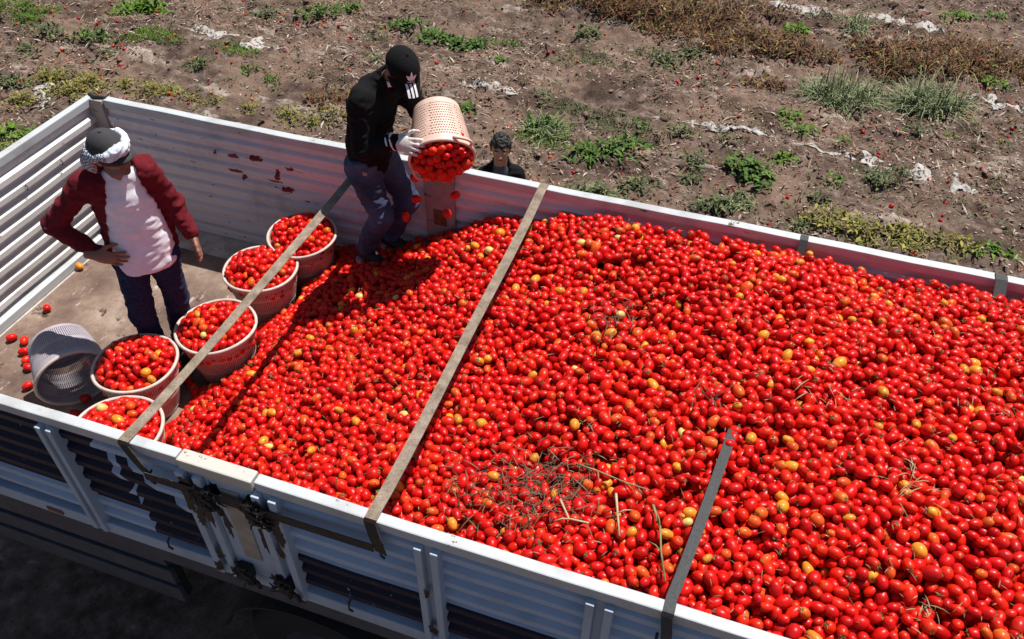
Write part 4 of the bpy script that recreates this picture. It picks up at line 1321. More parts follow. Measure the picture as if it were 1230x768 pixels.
    pn.sdf('hair', lambda P: np.maximum(np.maximum(ell(P, (0, -.016, .02), (.079, .099, .099)), P[:, 1] - .03), -(P[:, 2] + .045)), (-.1, -.13, -.07), (.1, .05, .13), .008, 'hair_black', H, hc, 1)
    S_ = 1.10
    cap = cap_parts(pn, H, hc, 'black_cotton', S_, .088, .088, .022)
    # printed marks: three bars along the brim, three-leaf emblem and lettering on the front of the crown
    for q in (-1, 0, 1):
        V = []; F_ = []
        for j in range(6):
            f = j / 5
            for dx in (-.0062, .0062):
                a = (q * .021 + dx + .0) / .088
                y0 = .095 * math.sqrt(1 - (a * .93) ** 2) - .022
                V.append((q * .021 + dx, y0 + (.008 + .080 * f) * (1 - .55 * abs(a) ** 3), .0425 - .020 * a * a - .022 * ((.008 + .08 * f) / .092) ** 2 - .006 * f + .0012))
        for j in range(5): F_.append((2 * j, 2 * j + 1, 2 * j + 3, 2 * j + 2))
        pn.part('brim_stripe', place(np.array(V), H, hc, S_), F_, 'white_print', None, False, cap)
    def on_dome(x_, z_):
        # point of the dome's front surface at local x, z
        q = 1 - (x_ / .086) ** 2 - ((z_ - .030) / .100) ** 2
        return (x_, -.012 + .107 * math.sqrt(max(q, 0)) + .0018, z_)
    def leaf(cx, cz, ang, L_, w_):
        V = [on_dome(cx, cz)]; n = 14
        for i in range(n + 1):
            t_ = i / n; s_ = math.sin(math.pi * t_)
            for sgn in (1,):
                pass
        out = []
        for i in range(n + 1):
            t_ = i / n; out.append((L_ * t_, w_ * math.sin(math.pi * t_ ** .8)))
        for i in range(n - 1, 0, -1):
            t_ = i / n; out.append((L_ * t_, -w_ * math.sin(math.pi * t_ ** .8)))
        ca, sa = math.cos(ang), math.sin(ang)
        V = [on_dome(cx + a * ca - b * sa, cz + a * sa + b * ca) for a, b in out]
        c0 = on_dome(cx + L_ * .5 * ca, cz + L_ * .5 * sa)
        V.append(c0); m = len(V) - 1
        return V, [(i, (i + 1) % m, m) for i in range(m)]
    for ang, L_ in ((math.pi / 2, .036), (math.pi / 2 + .95, .034), (math.pi / 2 - .95, .034)):
        V, F_ = leaf(0, .066, ang, L_, .0085)
        pn.part('emblem_leaf', place(np.array(V), H, hc, S_), F_, 'white_print', None, False, cap)
    fc = bpy.data.curves.new('lettering', 'FONT'); fc.body = 'adidas'; fc.size = .016; fc.align_x = 'CENTER'
    fo = bpy.data.objects.new('lettering', fc); col.objects.link(fo)
    bpy.context.view_layer.update()
    tm = fo.to_mesh(); V = np.array([tuple(v_.co) for v_ in tm.vertices]); F_ = [tuple(p_.vertices) for p_ in tm.polygons]
    fo.to_mesh_clear(); bpy.data.objects.remove(fo)
    V = np.array([on_dome(-a, .052 + b) for a, b, _ in V])
    pn.part('lettering', place(V, H, hc, S_), F_, 'white_print', None, False, cap)
    # pale cloth hanging from the pocket, small hem tag
    V = np.array([(2.395, 2.105, 1.118), (2.435, 2.108, 1.113), (2.437, 2.106, 1.14), (2.397, 2.103, 1.145)])
    pn.part('hem_tag', V, [(0, 1, 2, 3)], 'beige_plate', None, False)
black_man()

# ---- boy behind the far wall
def boy():
    px_, py_ = 2.60, 4.02
    gz = float(ground_z(np.array([px_]), np.array([py_]))[0])
    B = np.array([px_, py_, gz]); R_ = frame((.30, -.95))
    pn = Person(B, 'dark-haired boy in dark jacket standing on the field behind the far wall')
    H_ = 0.385 - gz          # stature
    z = lambda f: f * H_
    sq = (1, .64, 1)
    def torso(P, g):
        d = chain(P, [(0, 0, z(.54)), (0, 0, z(.62)), (0, 0, z(.72))], [.135 + g, .13 + g, .15 + g], .06, sq)
        d = smin(d, cone(P, (-.085, 0, z(.785)), (.085, 0, z(.785)), .053 + g, .053 + g), .05)
        return smin(d, cone(P, (0, -.01, z(.81)), (0, .005, z(.86)), .07 + g, .055 + g), .04)
    arms = [[(s * .135, 0, z(.775)), (s * .19, -.02, z(.62)), (s * .20, .07, z(.48))] for s in (-1, 1)]
    def jacket(P):
        d = torso(P, .015)
        for a in arms: d = smin(d, chain(P, a, [.068, .055, .043], .03), .03)
        op = np.maximum(np.abs(P[:, 0]) - (.03 + .05 * np.clip((P[:, 2] - z(.72)) / .2, 0, 1.3)), -P[:, 1] + .02)
        return np.maximum(np.maximum(d, -op), np.maximum(z(.50) - P[:, 2], -cone(P, (0, 0, z(.84)), (0, .03, z(.93)), .058, .075)))
    pn.sdf('jacket', jacket, (-.36, -.2, z(.44)), (.36, .25, z(.9)), .0095, 'black_cotton', R_, B, 2, .008, 11, 91)
    pn.sdf('shirt', lambda P: np.maximum(torso(P, .0), P[:, 2] - z(.845)), (-.3, -.2, z(.46)), (.3, .2, z(.9)), .012, 'guard_grey', R_, B, 2)
    def trous(P):
        d = cone(P, (-.06, 0, z(.52)), (.06, 0, z(.52)), .105, .105, (1, .85, 1))
        for s in (-1, 1): d = smin(d, chain(P, [(s * .075, 0, z(.50)), (s * .09, .02, z(.27)), (s * .09, 0, z(.05))], [.098, .07, .06], .03), .03)
        return np.maximum(d, .05 - P[:, 2])
    pn.sdf('trousers', trous, (-.25, -.2, .02), (.25, .2, z(.6)), .012, 'dark_denim', R_, B, 2, .007, 12, 95)
    for s in (-1, 1):
        pn.sdf('shoe', lambda P: np.maximum(smin(cone(P, (s * .09, -.04, .05), (s * .09, .05, .04), .045, .04), ell(P, (s * .09, .10, .03), (.045, .07, .035)), .03), -P[:, 2]), (s * .09 - .08, -.12, -.01), (s * .09 + .08, .2, .13), .009, 'shoe_black', R_, B, 1)
    H = look((.30, -.95, -.02), (0, 0.05, 1)); hc = R_ @ np.array([0, .03, H_ - .125]) + B
    pn.sdf('body', lambda P: head_sdf(P), (-.11, -.13, -.22), (.11, .13, .14), .005, '', H, hc, 1, fmf=face_mats, add=True)
    def core(P):
        d = torso(P, -.012)
        for a in arms: d = smin(d, chain(P, a, [.045, .038, .03], .03), .03)
        for s in (-1, 1): d = smin(d, chain(P, [(s * .075, 0, z(.5)), (s * .09, .02, z(.27)), (s * .09, 0, .06)], [.08, .052, .04], .03), .03)
        return d
    pn.sdf('body', core, (-.3, -.2, .02), (.3, .2, z(.92)), .015, '', R_, B, 1, add=True)
    for s in (-1, 1):
        pn.sdf('body', lambda P: hand_sdf(P * np.array([-s, 1, 1]), .35, .1), (-.11, -.07, -.11), (.11, .2, .05), .0055, '', look(R_ @ np.array([0, .45, -.9]), R_ @ np.array([s * .9, .2, .1])), R_ @ np.array([s * .20, .08, z(.475)]) + B, 1, add=True)
    pn.finish_body(['skin_young', 'lips', 'hair_black'])
    eyes(pn, H, hc)
    def hair(P):
        d = ell(P, (0, -.012, .034), (.084, .106, .104)) + .010 * vnoise(P, 55, 5) + .006 * vnoise(P, 120, 6)
        cut = np.maximum(P[:, 1] - .02, -(P[:, 2] - .060 - .012 * np.sin(P[:, 0] * 90)))      # clear the face below the fringe
        face = np.maximum(-(P[:, 1] - .012), P[:, 2] - .052 - .010 * np.sin(P[:, 0] * 120))
        side = np.maximum(-(P[:, 1] + .03), P[:, 2] - .004)
        d = np.maximum(d, -face); d = np.maximum(d, -side)
        return np.maximum(d, -(P[:, 2] + .05))
    pn.sdf('hair', hair, (-.11, -.14, -.08), (.11, .12, .16), .005, 'hair_black', H, hc, 0)
boy()
# ------------------------------------------------------------------ field: plants, litter, plastic
def quad_blades(base, dirs, length, width, droop, nseg, cols, rng):
    """many tapered bent blades -> arrays. base (n,3), dirs (n,3) unit, arrays of length/width/droop"""
    n = len(base)
    side = np.cross(dirs, np.array([0, 0, 1.0])) + 1e-6
    side /= np.linalg.norm(side, axis=1)[:, None]
    V = np.zeros((n, nseg + 1, 2, 3)); 
    for j in range(nseg + 1):
        t = j / nseg
        c = base + dirs * (length * t)[:, None]; c[:, 2] -= droop * length * t * t
        w = width * (math.sin(math.pi * (0.12 + 0.83 * t)) if nseg > 1 else (1 - .8 * t)) * .5
        V[:, j, 0] = c - side * w[:, None]; V[:, j, 1] = c + side * w[:, None]
    idx = np.arange(n * (nseg + 1) * 2).reshape(n, nseg + 1, 2)
    Q = np.stack([idx[:, :-1, 0], idx[:, :-1, 1], idx[:, 1:, 1], idx[:, 1:, 0]], -1).reshape(-1, 4)
    C = np.repeat(cols, (nseg + 1) * 2, 0)
    return V.reshape(-1, 3), Q, C
def gz_at(x, y): return float(ground_z(np.array([float(x)]), np.array([float(y)]))[0])
def mixc(a, b, t): return np.array(a)[None] * (1 - t[:, None]) + np.array(b)[None] * t[:, None]
PAL = {'green': ((.030, .075, .014), (.13, .22, .045)), 'grass': ((.05, .08, .028), (.33, .36, .20)), 'bright': ((.05, .12, .012), (.17, .27, .04)),
       'dry': ((.030, .013, .008), (.19, .075, .036)), 'straw': ((.15, .10, .05), (.42, .33, .17)), 'yellow': ((.09, .10, .018), (.34, .30, .07)), 'dusty': ((.05, .075, .03), (.17, .19, .085))}
def plant(kind, x, y, size, pal, n, label, group, name='weed_plant', seed=0):
    rng = np.random.default_rng(seed + int(abs(x) * 1000) + int(abs(y) * 77))
    z = gz_at(x, y); B = np.array([x, y, z])
    c0, c1 = PAL[pal]
    parts = []
    if kind == 'rosette':      # leaves on a few short stems
        n = int(n * (2.6 if pal == 'yellow' else 1.6))
        a = rng.uniform(0, 6.28, n); el = rng.uniform(.1, 1.2, n)
        d = np.stack([np.cos(a) * np.cos(el), np.sin(a) * np.cos(el), np.sin(el)], -1)
        rad = size * .7 * rng.random(n) ** .6; a2 = rng.uniform(0, 6.28, n); rad *= 1 + .45 * np.sin(a2 * 2 + x * 9) + .2 * np.sin(a2 * 5 + y)
        base = np.stack([rad * np.cos(a2) * 1.2, rad * np.sin(a2), rng.uniform(0, .35, n) * size * (1 - rad / size)], -1)
        kk = .5 if pal == 'yellow' else 1.0
        parts.append(('leaves', quad_blades(base, d, rng.uniform(.16, .5, n) * size * kk, rng.uniform(.05, .15, n) * size * kk, rng.uniform(.1, .7, n), 3, mixc(c0, c1, rng.random(n) ** 1.3), rng)))
        m = max(5, n // 10); a = rng.uniform(0, 6.28, m); el = rng.uniform(.3, 1.3, m)
        d = np.stack([np.cos(a) * np.cos(el), np.sin(a) * np.cos(el), np.sin(el)], -1)
        parts.append(('stems', quad_blades(np.zeros((m, 3)), d, rng.uniform(.4, .7, m) * size, np.full(m, .012), rng.uniform(.1, .4, m), 2, mixc(c0, PAL['straw'][1], rng.random(m)), rng)))
    elif kind == 'tuft':       # long arching grass
        a = rng.uniform(0, 6.28, n); el = rng.uniform(.5, 1.45, n)
        d = np.stack([np.cos(a) * np.cos(el), np.sin(a) * np.cos(el), np.sin(el)], -1)
        rad = size * .38 * np.sqrt(rng.random(n)); a2 = rng.uniform(0, 6.28, n)
        base = np.stack([rad * np.cos(a2) * 1.25, rad * np.sin(a2), np.zeros(n) - .01], -1)
        parts.append(('blades', quad_blades(base, d, rng.uniform(.45, 1.0, n) * size, rng.uniform(.007, .015, n), rng.uniform(.3, 1.1, n), 4, mixc(c0, c1, rng.random(n)), rng)))
    elif kind == 'bush':       # dead tangled vine: twigs with curled dry leaves
        n = int(n * .6); m = int(n * .7)
        a = rng.uniform(0, 6.28, m); el = rng.uniform(-.1, 1.3, m)
        d = np.stack([np.cos(a) * np.cos(el), np.sin(a) * np.cos(el), np.sin(el)], -1)
        rad = size * .6 * np.sqrt(rng.random(m)); a2 = rng.uniform(0, 6.28, m)
        base = np.stack([rad * np.cos(a2) * 1.6, rad * np.sin(a2), rng.uniform(0, .15, m) * size], -1)
        parts.append(('twigs', quad_blades(base, d, rng.uniform(.25, .95, m) * size, rng.uniform(.004, .009, m), rng.uniform(.2, 1.2, m), 4, mixc(PAL['dry'][0], (.34, .18, .085) if pal == 'dry' else PAL['straw'][1], rng.random(m) ** 1.4), rng)))
        tw = parts[-1][1][2]; pk = np.repeat(rng.random(m) < .22, len(tw) // m); tw[pk] = np.array([.36, .27, .14]) * rng.uniform(.7, 1.1)
        a = rng.uniform(0, 6.28, n); el = rng.uniform(-.6, 1.2, n)
        d = np.stack([np.cos(a) * np.cos(el), np.sin(a) * np.cos(el), np.sin(el)], -1)
        rad = size * .75 * np.sqrt(rng.random(n)); a2 = rng.uniform(0, 6.28, n)
        base = np.stack([rad * np.cos(a2) * 1.6, rad * np.sin(a2), rng.random(n) * .45 * size * np.clip(1 - (rad / size) ** 2, 0, 1) * (.55 + .45 * vnoise(np.stack([rad * np.cos(a2) * 1.6, rad * np.sin(a2), 0 * rad + seed], -1), 5, 3))], -1)
        parts.append(('leaves', quad_blades(base, d, rng.uniform(.04, .11, n), rng.uniform(.015, .045, n), rng.uniform(0, .6, n), 2, np.where((rng.random(n) < .16)[:, None], mixc(PAL['dusty'][0], PAL['yellow'][1], rng.random(n)), mixc(c0, c1, rng.random(n) ** 1.2)), rng)))
    elif kind == 'mat':        # low dense patch
        rad = size * np.sqrt(rng.random(n)); a2 = rng.uniform(0, 6.28, n)
        lob = 1 + .25 * np.sin(a2 * 3 + x) + .15 * np.sin(a2 * 7 + y)
        bx, by = rad * np.cos(a2) * 1.5 * lob, rad * np.sin(a2) * .75 * lob
        base = np.stack([bx, by, ground_z(x + bx, y + by) - z + rng.random(n) * .045 * (1 - (rad / size) ** 2)], -1)
        a = rng.uniform(0, 6.28, n); el = rng.uniform(.2, 1.3, n)
        d = np.stack([np.cos(a) * np.cos(el), np.sin(a) * np.cos(el), np.sin(el)], -1)
        parts.append(('leaves', quad_blades(base, d, rng.uniform(.02, .06, n), rng.uniform(.006, .014, n), rng.uniform(0, .5, n), 2, mixc(c0, c1, rng.random(n)), rng)))
    o = empty(name, tuple(B)); tag(o, label, 'plant', group)
    for nm, (V, Q, C) in parts: link(nm, make_mesh(nm, V, Q, False, C), M['foliage'], o)
    return o
PLANTS = [
  ('rosette', 'green', -4.75, 7.2, 0.3, 60),
  ('rosette', 'green', -2.83, 7.03, 0.22, 45),
  ('rosette', 'green', -2.12, 7.08, 0.24, 50),
  ('rosette', 'green', -1.74, 6.99, 0.18, 40),
  ('rosette', 'green', -0.66, 9.08, 0.3, 70),
  ('rosette', 'green', -0.18, 8.89, 0.3, 80),
  ('rosette', 'green', 0.19, 8.85, 0.32, 90),
  ('rosette', 'green', 0.53, 8.86, 0.28, 70),
  ('rosette', 'green', 0.96, 9.07, 0.22, 50),
  ('rosette', 'green', 1.04, 7.07, 0.25, 50),
  ('rosette', 'green', 4.58, 6.81, 0.34, 120),
  ('rosette', 'green', 3.17, 7.07, 0.28, 90),
  ('rosette', 'green', 2.99, 6.77, 0.3, 100),
  ('rosette', 'green', 2.77, 6.57, 0.28, 90),
  ('rosette', 'green', 7.54, 12.44, 0.25, 50),
  ('rosette', 'green', -2.13, 9.11, 0.35, 70),
  ('rosette', 'green', -1.84, 9.52, 0.3, 50),
  ('rosette', 'green', 3.19, 7.45, 0.2, 50),
  ('rosette', 'green', 5.6, 6.26, 0.2, 40),
  ('rosette', 'green', 2.09, 7.05, 0.35, 120),
  ('rosette', 'bright', -4.75, 8.36, 0.42, 170),
  ('rosette', 'bright', -4.89, 8.11, 0.3, 80),
  ('rosette', 'bright', 4.9, 7.26, 0.22, 70),
  ('rosette', 'bright', 5.04, 7.84, 0.2, 60),
  ('rosette', 'bright', 4.85, 8.26, 0.22, 60),
  ('rosette', 'bright', 5.48, 6.95, 0.18, 40),
  ('rosette', 'bright', 6.75, 8.52, 0.18, 45),
  ('rosette', 'bright', 7.26, 9.99, 0.25, 60),
  ('rosette', 'bright', 7.0, 12.24, 0.28, 80),
  ('rosette', 'bright', 6.9, 6.11, 0.16, 50),
  ('rosette', 'bright', 7.1, 6.17, 0.24, 70),
  ('rosette', 'bright', -3.64, 4.69, 0.3, 60),
  ('rosette', 'bright', -3.91, 4.69, 0.3, 60),
  ('rosette', 'bright', 4.72, 10.85, 0.3, 70),
  ('rosette', 'bright', 5.52, 7.78, 0.15, 30),
  ('rosette', 'bright', 7.35, 8.53, 0.15, 30),
  ('rosette', 'bright', 0.97, 8.51, 0.18, 35),
  ('rosette', 'bright', 6.26, 5.96, 0.16, 40),
  ('rosette', 'dusty', -5.31, 6.52, 0.28, 60),
  ('rosette', 'dusty', -5.32, 7.02, 0.3, 60),
  ('rosette', 'dusty', -4.81, 5.71, 0.3, 70),
  ('rosette', 'dusty', -4.16, 6.82, 0.28, 50),
  ('rosette', 'dusty', -2.89, 8.84, 0.3, 50),
  ('rosette', 'dusty', -0.67, 7.98, 0.2, 35),
  ('rosette', 'dusty', 2.75, 5.69, 0.25, 70),
  ('rosette', 'dusty', 3.12, 5.73, 0.28, 80),
  ('rosette', 'dusty', 3.44, 6.1, 0.25, 60),
  ('rosette', 'dusty', 4.32, 6.03, 0.28, 80),
  ('rosette', 'dusty', 4.56, 6.25, 0.22, 60),
  ('rosette', 'dusty', 3.96, 6.83, 0.22, 50),
  ('rosette', 'dusty', 3.7, 7.46, 0.22, 50),
  ('rosette', 'dusty', 3.98, 6.47, 0.2, 40),
  ('rosette', 'dusty', 5.91, 7.16, 0.22, 60),
  ('rosette', 'dusty', 6.18, 7.44, 0.2, 50),
  ('rosette', 'dusty', 3.12, 9.35, 0.3, 70),
  ('rosette', 'dusty', 3.4, 9.67, 0.28, 60),
  ('rosette', 'dusty', 1.86, 9.81, 0.3, 60),
  ('rosette', 'dusty', 1.84, 7.67, 0.2, 40),
  ('rosette', 'dusty', 5.2, 6.0, 0.2, 60),
  ('rosette', 'dusty', 1.59, 5.32, 0.15, 20),
  ('rosette', 'dusty', 5.37, 6.54, 0.2, 50),
  ('rosette', 'dusty', 6.37, 8.38, 0.2, 40),
  ('rosette', 'dusty', 4.21, 7.4, 0.18, 35),
  ('rosette', 'dusty', 2.09, 5.53, 0.2, 35),
  ('rosette', 'dusty', 1.7, 5.66, 0.22, 50),
  ('rosette', 'yellow', -4.41, 5.98, 0.36, 120),
  ('rosette', 'yellow', -3.94, 5.83, 0.34, 120),
  ('rosette', 'yellow', -3.9, 6.09, 0.34, 110),
  ('rosette', 'yellow', -3.41, 6.21, 0.3, 90),
  ('rosette', 'yellow', -2.94, 6.19, 0.3, 90),
  ('rosette', 'yellow', -2.68, 6.19, 0.28, 80),
  ('rosette', 'yellow', -2.35, 6.16, 0.26, 70),
  ('rosette', 'yellow', -4.33, 5.45, 0.34, 100),
  ('rosette', 'yellow', -1.5, 6.16, 0.24, 60),
  ('rosette', 'yellow', -0.97, 6.17, 0.28, 80),
  ('rosette', 'yellow', -0.6, 6.13, 0.26, 70),
  ('rosette', 'yellow', -0.44, 6.36, 0.24, 60),
  ('rosette', 'yellow', -1.98, 6.16, 0.22, 60),
  ('mat', 'bright', -3.88, 7.46, 0.3, 1500),
  ('mat', 'bright', -6.34, 7.58, 0.42, 2000),
  ('mat', 'bright', -2.5, 7.53, 0.24, 800),
  ('mat', 'dusty', 2.02, 9.0, 0.36, 900),
  ('mat', 'dusty', 2.95, 7.36, 0.36, 1100),
  ('mat', 'dusty', 2.31, 7.57, 0.22, 600),
  ('mat', 'dusty', 6.02, 7.29, 0.22, 500),
  ('mat', 'bright', -5.99, 7.35, 0.2, 400),
  ('mat', 'dusty', 2.84, 9.52, 0.2, 400),
  ('mat', 'bright', 2.17, 6.77, 0.3, 900),
  ('mat', 'dusty', -1.0, 8.65, 0.2, 300),
  ('mat', 'dusty', 5.22, 11.43, 0.3, 600),
  ('bush', 'dry', 2.37, 10.83, 0.77, 1569),
  ('bush', 'dry', 2.83, 10.74, 0.63, 1130),
  ('bush', 'dry', 3.39, 10.86, 0.66, 1230),
  ('bush', 'dry', 3.75, 10.17, 0.67, 1463),
  ('bush', 'dry', 2.99, 10.24, 0.44, 576),
  ('bush', 'dry', 1.84, 10.94, 0.6, 957),
  ('bush', 'dry', 0.97, 10.49, 0.34, 269),
  ('bush', 'dry', 4.48, 10.28, 0.49, 721),
  ('bush', 'dry', 5.06, 10.16, 0.37, 399),
  ('bush', 'dry', 6.14, 10.18, 0.52, 808),
  ('bush', 'dry', 6.53, 10.44, 0.74, 1659),
  ('bush', 'dry', 7.05, 10.93, 0.44, 547),
  ('bush', 'dry', 7.32, 10.34, 0.48, 688),
  ('bush', 'dry', 7.48, 10.69, 0.5, 657),
  ('bush', 'dry', 5.92, 10.6, 0.42, 556),
  ('bush', 'dry', 0.9, 10.83, 0.39, 403),
  ('bush', 'dry', 4.21, 11.29, 0.4, 434),
  ('bush', 'dry', 7.71, 10.51, 0.52, 635),
  ('bush', 'dry', 4.48, 9.05, 0.26, 259),
  ('bush', 'dry', -0.51, 6.68, 0.44, 531),
  ('bush', 'yellow', 5.55, 6.15, 0.26, 260),
  ('bush', 'yellow', 5.92, 6.07, 0.36, 420),
  ('bush', 'yellow', 6.2, 6.2, 0.24, 220),
  ('bush', 'yellow', 6.44, 6.05, 0.3, 300),
  ('bush', 'yellow', 6.7, 6.13, 0.2, 150),
  ('bush', 'yellow', 5.25, 6.14, 0.2, 160),
  ('tuft', 'grass', 5.48, 9.04, 0.8, 900, 'largest drooping grass clump, pale bladed, beside a darker round clump'),
  ('tuft', 'grass', 5.2, 9.08, 0.5, 350),
  ('tuft', 'grass', 6.55, 9.19, 0.78, 950, 'round drooping grass clump next to the twisted plastic scrap'),
  ('tuft', 'grass', 2.12, 6.96, 0.5, 320, 'drooping grass blades growing out of a leafy weed behind the boy'),
  ('tuft', 'grass', 5.59, 11.22, 0.5, 320, 'small grass clump between the two wide plastic mulch scraps'),
  ('tuft', 'grass', 4.49, 6.14, 0.22, 120, 'small thin grass clump close behind the far trailer wall'),
  ('tuft', 'grass', 5.81, 9.25, 0.5, 300),
]
LABELS = {
 ('rosette', 'green'): ('small dark green leafy weed growing on the brown soil', 'dark green leafy weeds'),
 ('rosette', 'bright'): ('fresh bright green leafy weed growing on the brown soil', 'bright green leafy weeds'),
 ('rosette', 'dusty'): ('dusty grey-green weed growing on the brown soil', 'dusty grey-green weeds'),
 ('rosette', 'yellow'): ('yellowing leafy weed growing along the edge of the trailer', 'yellowing weeds beside the trailer'),
 ('mat', 'bright'): ('low bright green mat of weeds on bare soil', 'bright green weed mats'),
 ('mat', 'dusty'): ('low dull green mat of weeds on bare soil', 'dull green weed mats'),
 ('bush', 'dry'): ('tangled brown dead tomato vine lying on the field row', 'dead brown vines'),
 ('bush', 'yellow'): ('half dry yellow-brown vine growing close behind the trailer wall', 'half dry vines behind the trailer'),
 ('tuft', 'grass'): ('clump of long drooping pale green grass on the field', 'drooping grass clumps')}
for i, (kd, pl, x_, y_, sz, n_, *own) in enumerate(PLANTS):
    lb, gp = LABELS[(kd, pl)]
    if own: lb = own[0]
    plant(kd, x_, y_, sz, pl, n_, lb, gp, {'rosette': 'weed_plant', 'mat': 'weed_mat', 'bush': 'dry_vine', 'tuft': 'grass_clump'}[kd], i)

# crumpled plastic mulch strips
def film(pts, w, label, seed):
    rng = np.random.default_rng(seed)
    n = 60; m = 11; w = w * 2.0
    pts = np.array(pts, float); tt = np.linspace(0, 1, len(pts)); V = np.zeros((n, m, 3))
    T_ = np.linspace(0, 1, n)
    cx_, cy_ = np.interp(T_, tt, pts[:, 0]), np.interp(T_, tt, pts[:, 1])
    for i in range(n):
        wl = w * (.55 + .45 * vnoise(np.array([[i * .21, seed, 0.]]), 1.0, 5)[0]) * math.sin(math.pi * min(1, max(.06, T_[i] * .96 + .02))) ** .4
        for j in range(m):
            q = (j / (m - 1) - .5)
            V[i, j] = (cx_[i] + .05 * vnoise(np.array([[i * .4, j * .7, seed]]), 1.0, 8)[0], cy_[i] + q * wl + .06 * vnoise(np.array([[i * .3, j * .2, seed + 3.]]), 1.0, 9)[0], 0)
    V = V.reshape(-1, 3)
    V[:, 2] = ground_z(V[:, 0], V[:, 1]) + .004 + .022 * vnoise(V * np.array([1, 1, 0]), 6, seed) + .008 * vnoise(V, 22, seed + 1)
    I = np.arange(n * m).reshape(n, m)
    Q = np.stack([I[:-1, :-1], I[1:, :-1], I[1:, 1:], I[:-1, 1:]], -1).reshape(-1, 4)
    Q = Q[np.random.default_rng(seed).random(len(Q)) > .07]
    c = V.mean(0); o = link('plastic_sheet', make_mesh('plastic_sheet', V - c, Q, True), M['plastic_film'], None, tuple(c))
    sm = o.modifiers.new('thick', 'SOLIDIFY'); sm.thickness = .004
    tag(o, label, 'plastic sheet')
film([(4.1, 11.45), (4.7, 11.6), (5.25, 11.62)], .30, 'wide pale plastic mulch scrap on the ridge left of the grass', 1)
film([(5.6, 11.6), (6.1, 11.62), (6.75, 11.48)], .34, 'wide pale plastic mulch scrap lying above the drooping grass clumps', 2)
film([(3.3, 7.72), (4.0, 7.66), (4.8, 7.62), (5.7, 7.52)], .10, 'long thin strip of pale plastic mulch edging the soil bed', 3)
film([(5.75, 7.55), (6.4, 7.42), (7.0, 7.35)], .22, 'torn pale plastic mulch piece beside the leafy weeds', 4)
film([(.7, 7.75), (1.2, 7.66), (1.9, 7.58)], .14, 'pale plastic mulch strip beside the drooping dark weeds', 5)
film([(-3.55, 7.9), (-2.9, 7.84), (-2.0, 7.78)], .20, 'pale plastic mulch strip beside the bright green weed mats', 6)
film([(7.0, 9.6), (7.35, 9.55), (7.8, 9.45)], .13, 'pale twisted plastic scrap beside the second grass clump', 7)
film([(-4.4, 5.9), (-4.2, 5.55), (-4.0, 5.4)], .25, 'pale plastic scrap beyond the front wall of the trailer', 8)

def scatter(n, x0, x1, y0, y1, seed):
    rng = np.random.default_rng(seed)
    x_ = rng.uniform(x0, x1, n); y_ = rng.uniform(y0, y1, n)
    P = np.stack([x_, y_, 0 * x_], -1)
    keep = rng.random(n) < (.55 + .6 * vnoise(P, .9, seed + 50))
    return x_[keep], y_[keep], rng
# leaf litter and straw
x_, y_, rng = scatter(165000, -9, 10, 3.3, 14.8, 300)
n = len(x_); a = rng.uniform(0, 6.28, n); el = rng.uniform(-.1, .6, n)
d = np.stack([np.cos(a) * np.cos(el), np.sin(a) * np.cos(el), np.sin(el)], -1)
t = rng.random(n); cols = mixc((.055, .030, .021), (.40, .275, .20), t ** 1.5)
redm = rng.random(n) < .13; cols[redm] = mixc((.12, .045, .026), (.28, .12, .07), rng.random(redm.sum()))
palm = rng.random(n) < .17; cols[palm] = mixc((.34, .28, .22), (.58, .50, .42), rng.random(palm.sum()))
ln_ = np.where(rng.random(n) < .22, rng.uniform(.05, .16, n), rng.uniform(.014, .046, n)); wd_ = np.where(rng.random(n) < .25, rng.uniform(.004, .008, n), rng.uniform(.010, .028, n))
V, Q, C = quad_blades(np.stack([x_, y_, ground_z(x_, y_) + .006], -1), d, ln_, wd_, rng.uniform(0, .5, n), 2, cols, rng)
tag(link('leaf_litter', make_mesh('leaf_litter', V, Q, False, C), M['litter']), 'dry leaf litter and straw strewn over the field', 'litter', kind='stuff')
# soil clods and stones
x_, y_, rng = scatter(20000, -9, 10, 3.3, 14.8, 310)
n = len(x_); B6, F6 = sph(5, 3)
sz = rng.lognormal(-4.35, .52, n).clip(.006, .05)
jit = rng.uniform(.4, 1.45, (n, len(B6), 1))
L = B6[None] * jit * sz[:, None, None] * rng.uniform(.55, 1.3, (n, 1, 3)) * np.array([1.15, 1.15, .6])
V = L + np.stack([x_, y_, ground_z(x_, y_) + sz * .25], -1)[:, None, :]
t = rng.random(n); cols = mixc((.09, .06, .046), (.27, .195, .155), t); pal_ = rng.random(n) < .03; cols[pal_] = (.38, .35, .32)
tag(link('soil_clods', make_mesh('soil_clods', V.reshape(-1, 3), (F6[None] + (np.arange(n) * len(B6))[:, None, None]).reshape(-1, 3), False, np.repeat(cols, len(B6), 0)), M['litter']), 'loose clods and stones of the field soil', 'soil', kind='stuff')
# dropped tomatoes over the field
x_, y_, rng = scatter(1400, -8, 9, 4.2, 14, 320)
n = len(x_); Pq = np.stack([x_, y_, ground_z(x_, y_) + .008], -1)
c_, s2, w2 = tomato_cols(n, rng, 3.0); c_ *= .7
A = tomato_arrays(Pq, rng.uniform(.010, .028, n), rng.uniform(.8, 1.2, n), tomato_axes(n, rng), c_, s2, w2, 'lo')
tag(link('dropped_tomatoes', make_mesh('dropped_tomatoes', A[0], A[1], True, A[2]), M['tomato']), 'red tomatoes dropped and left scattered over the field', 'tomatoes', kind='stuff')
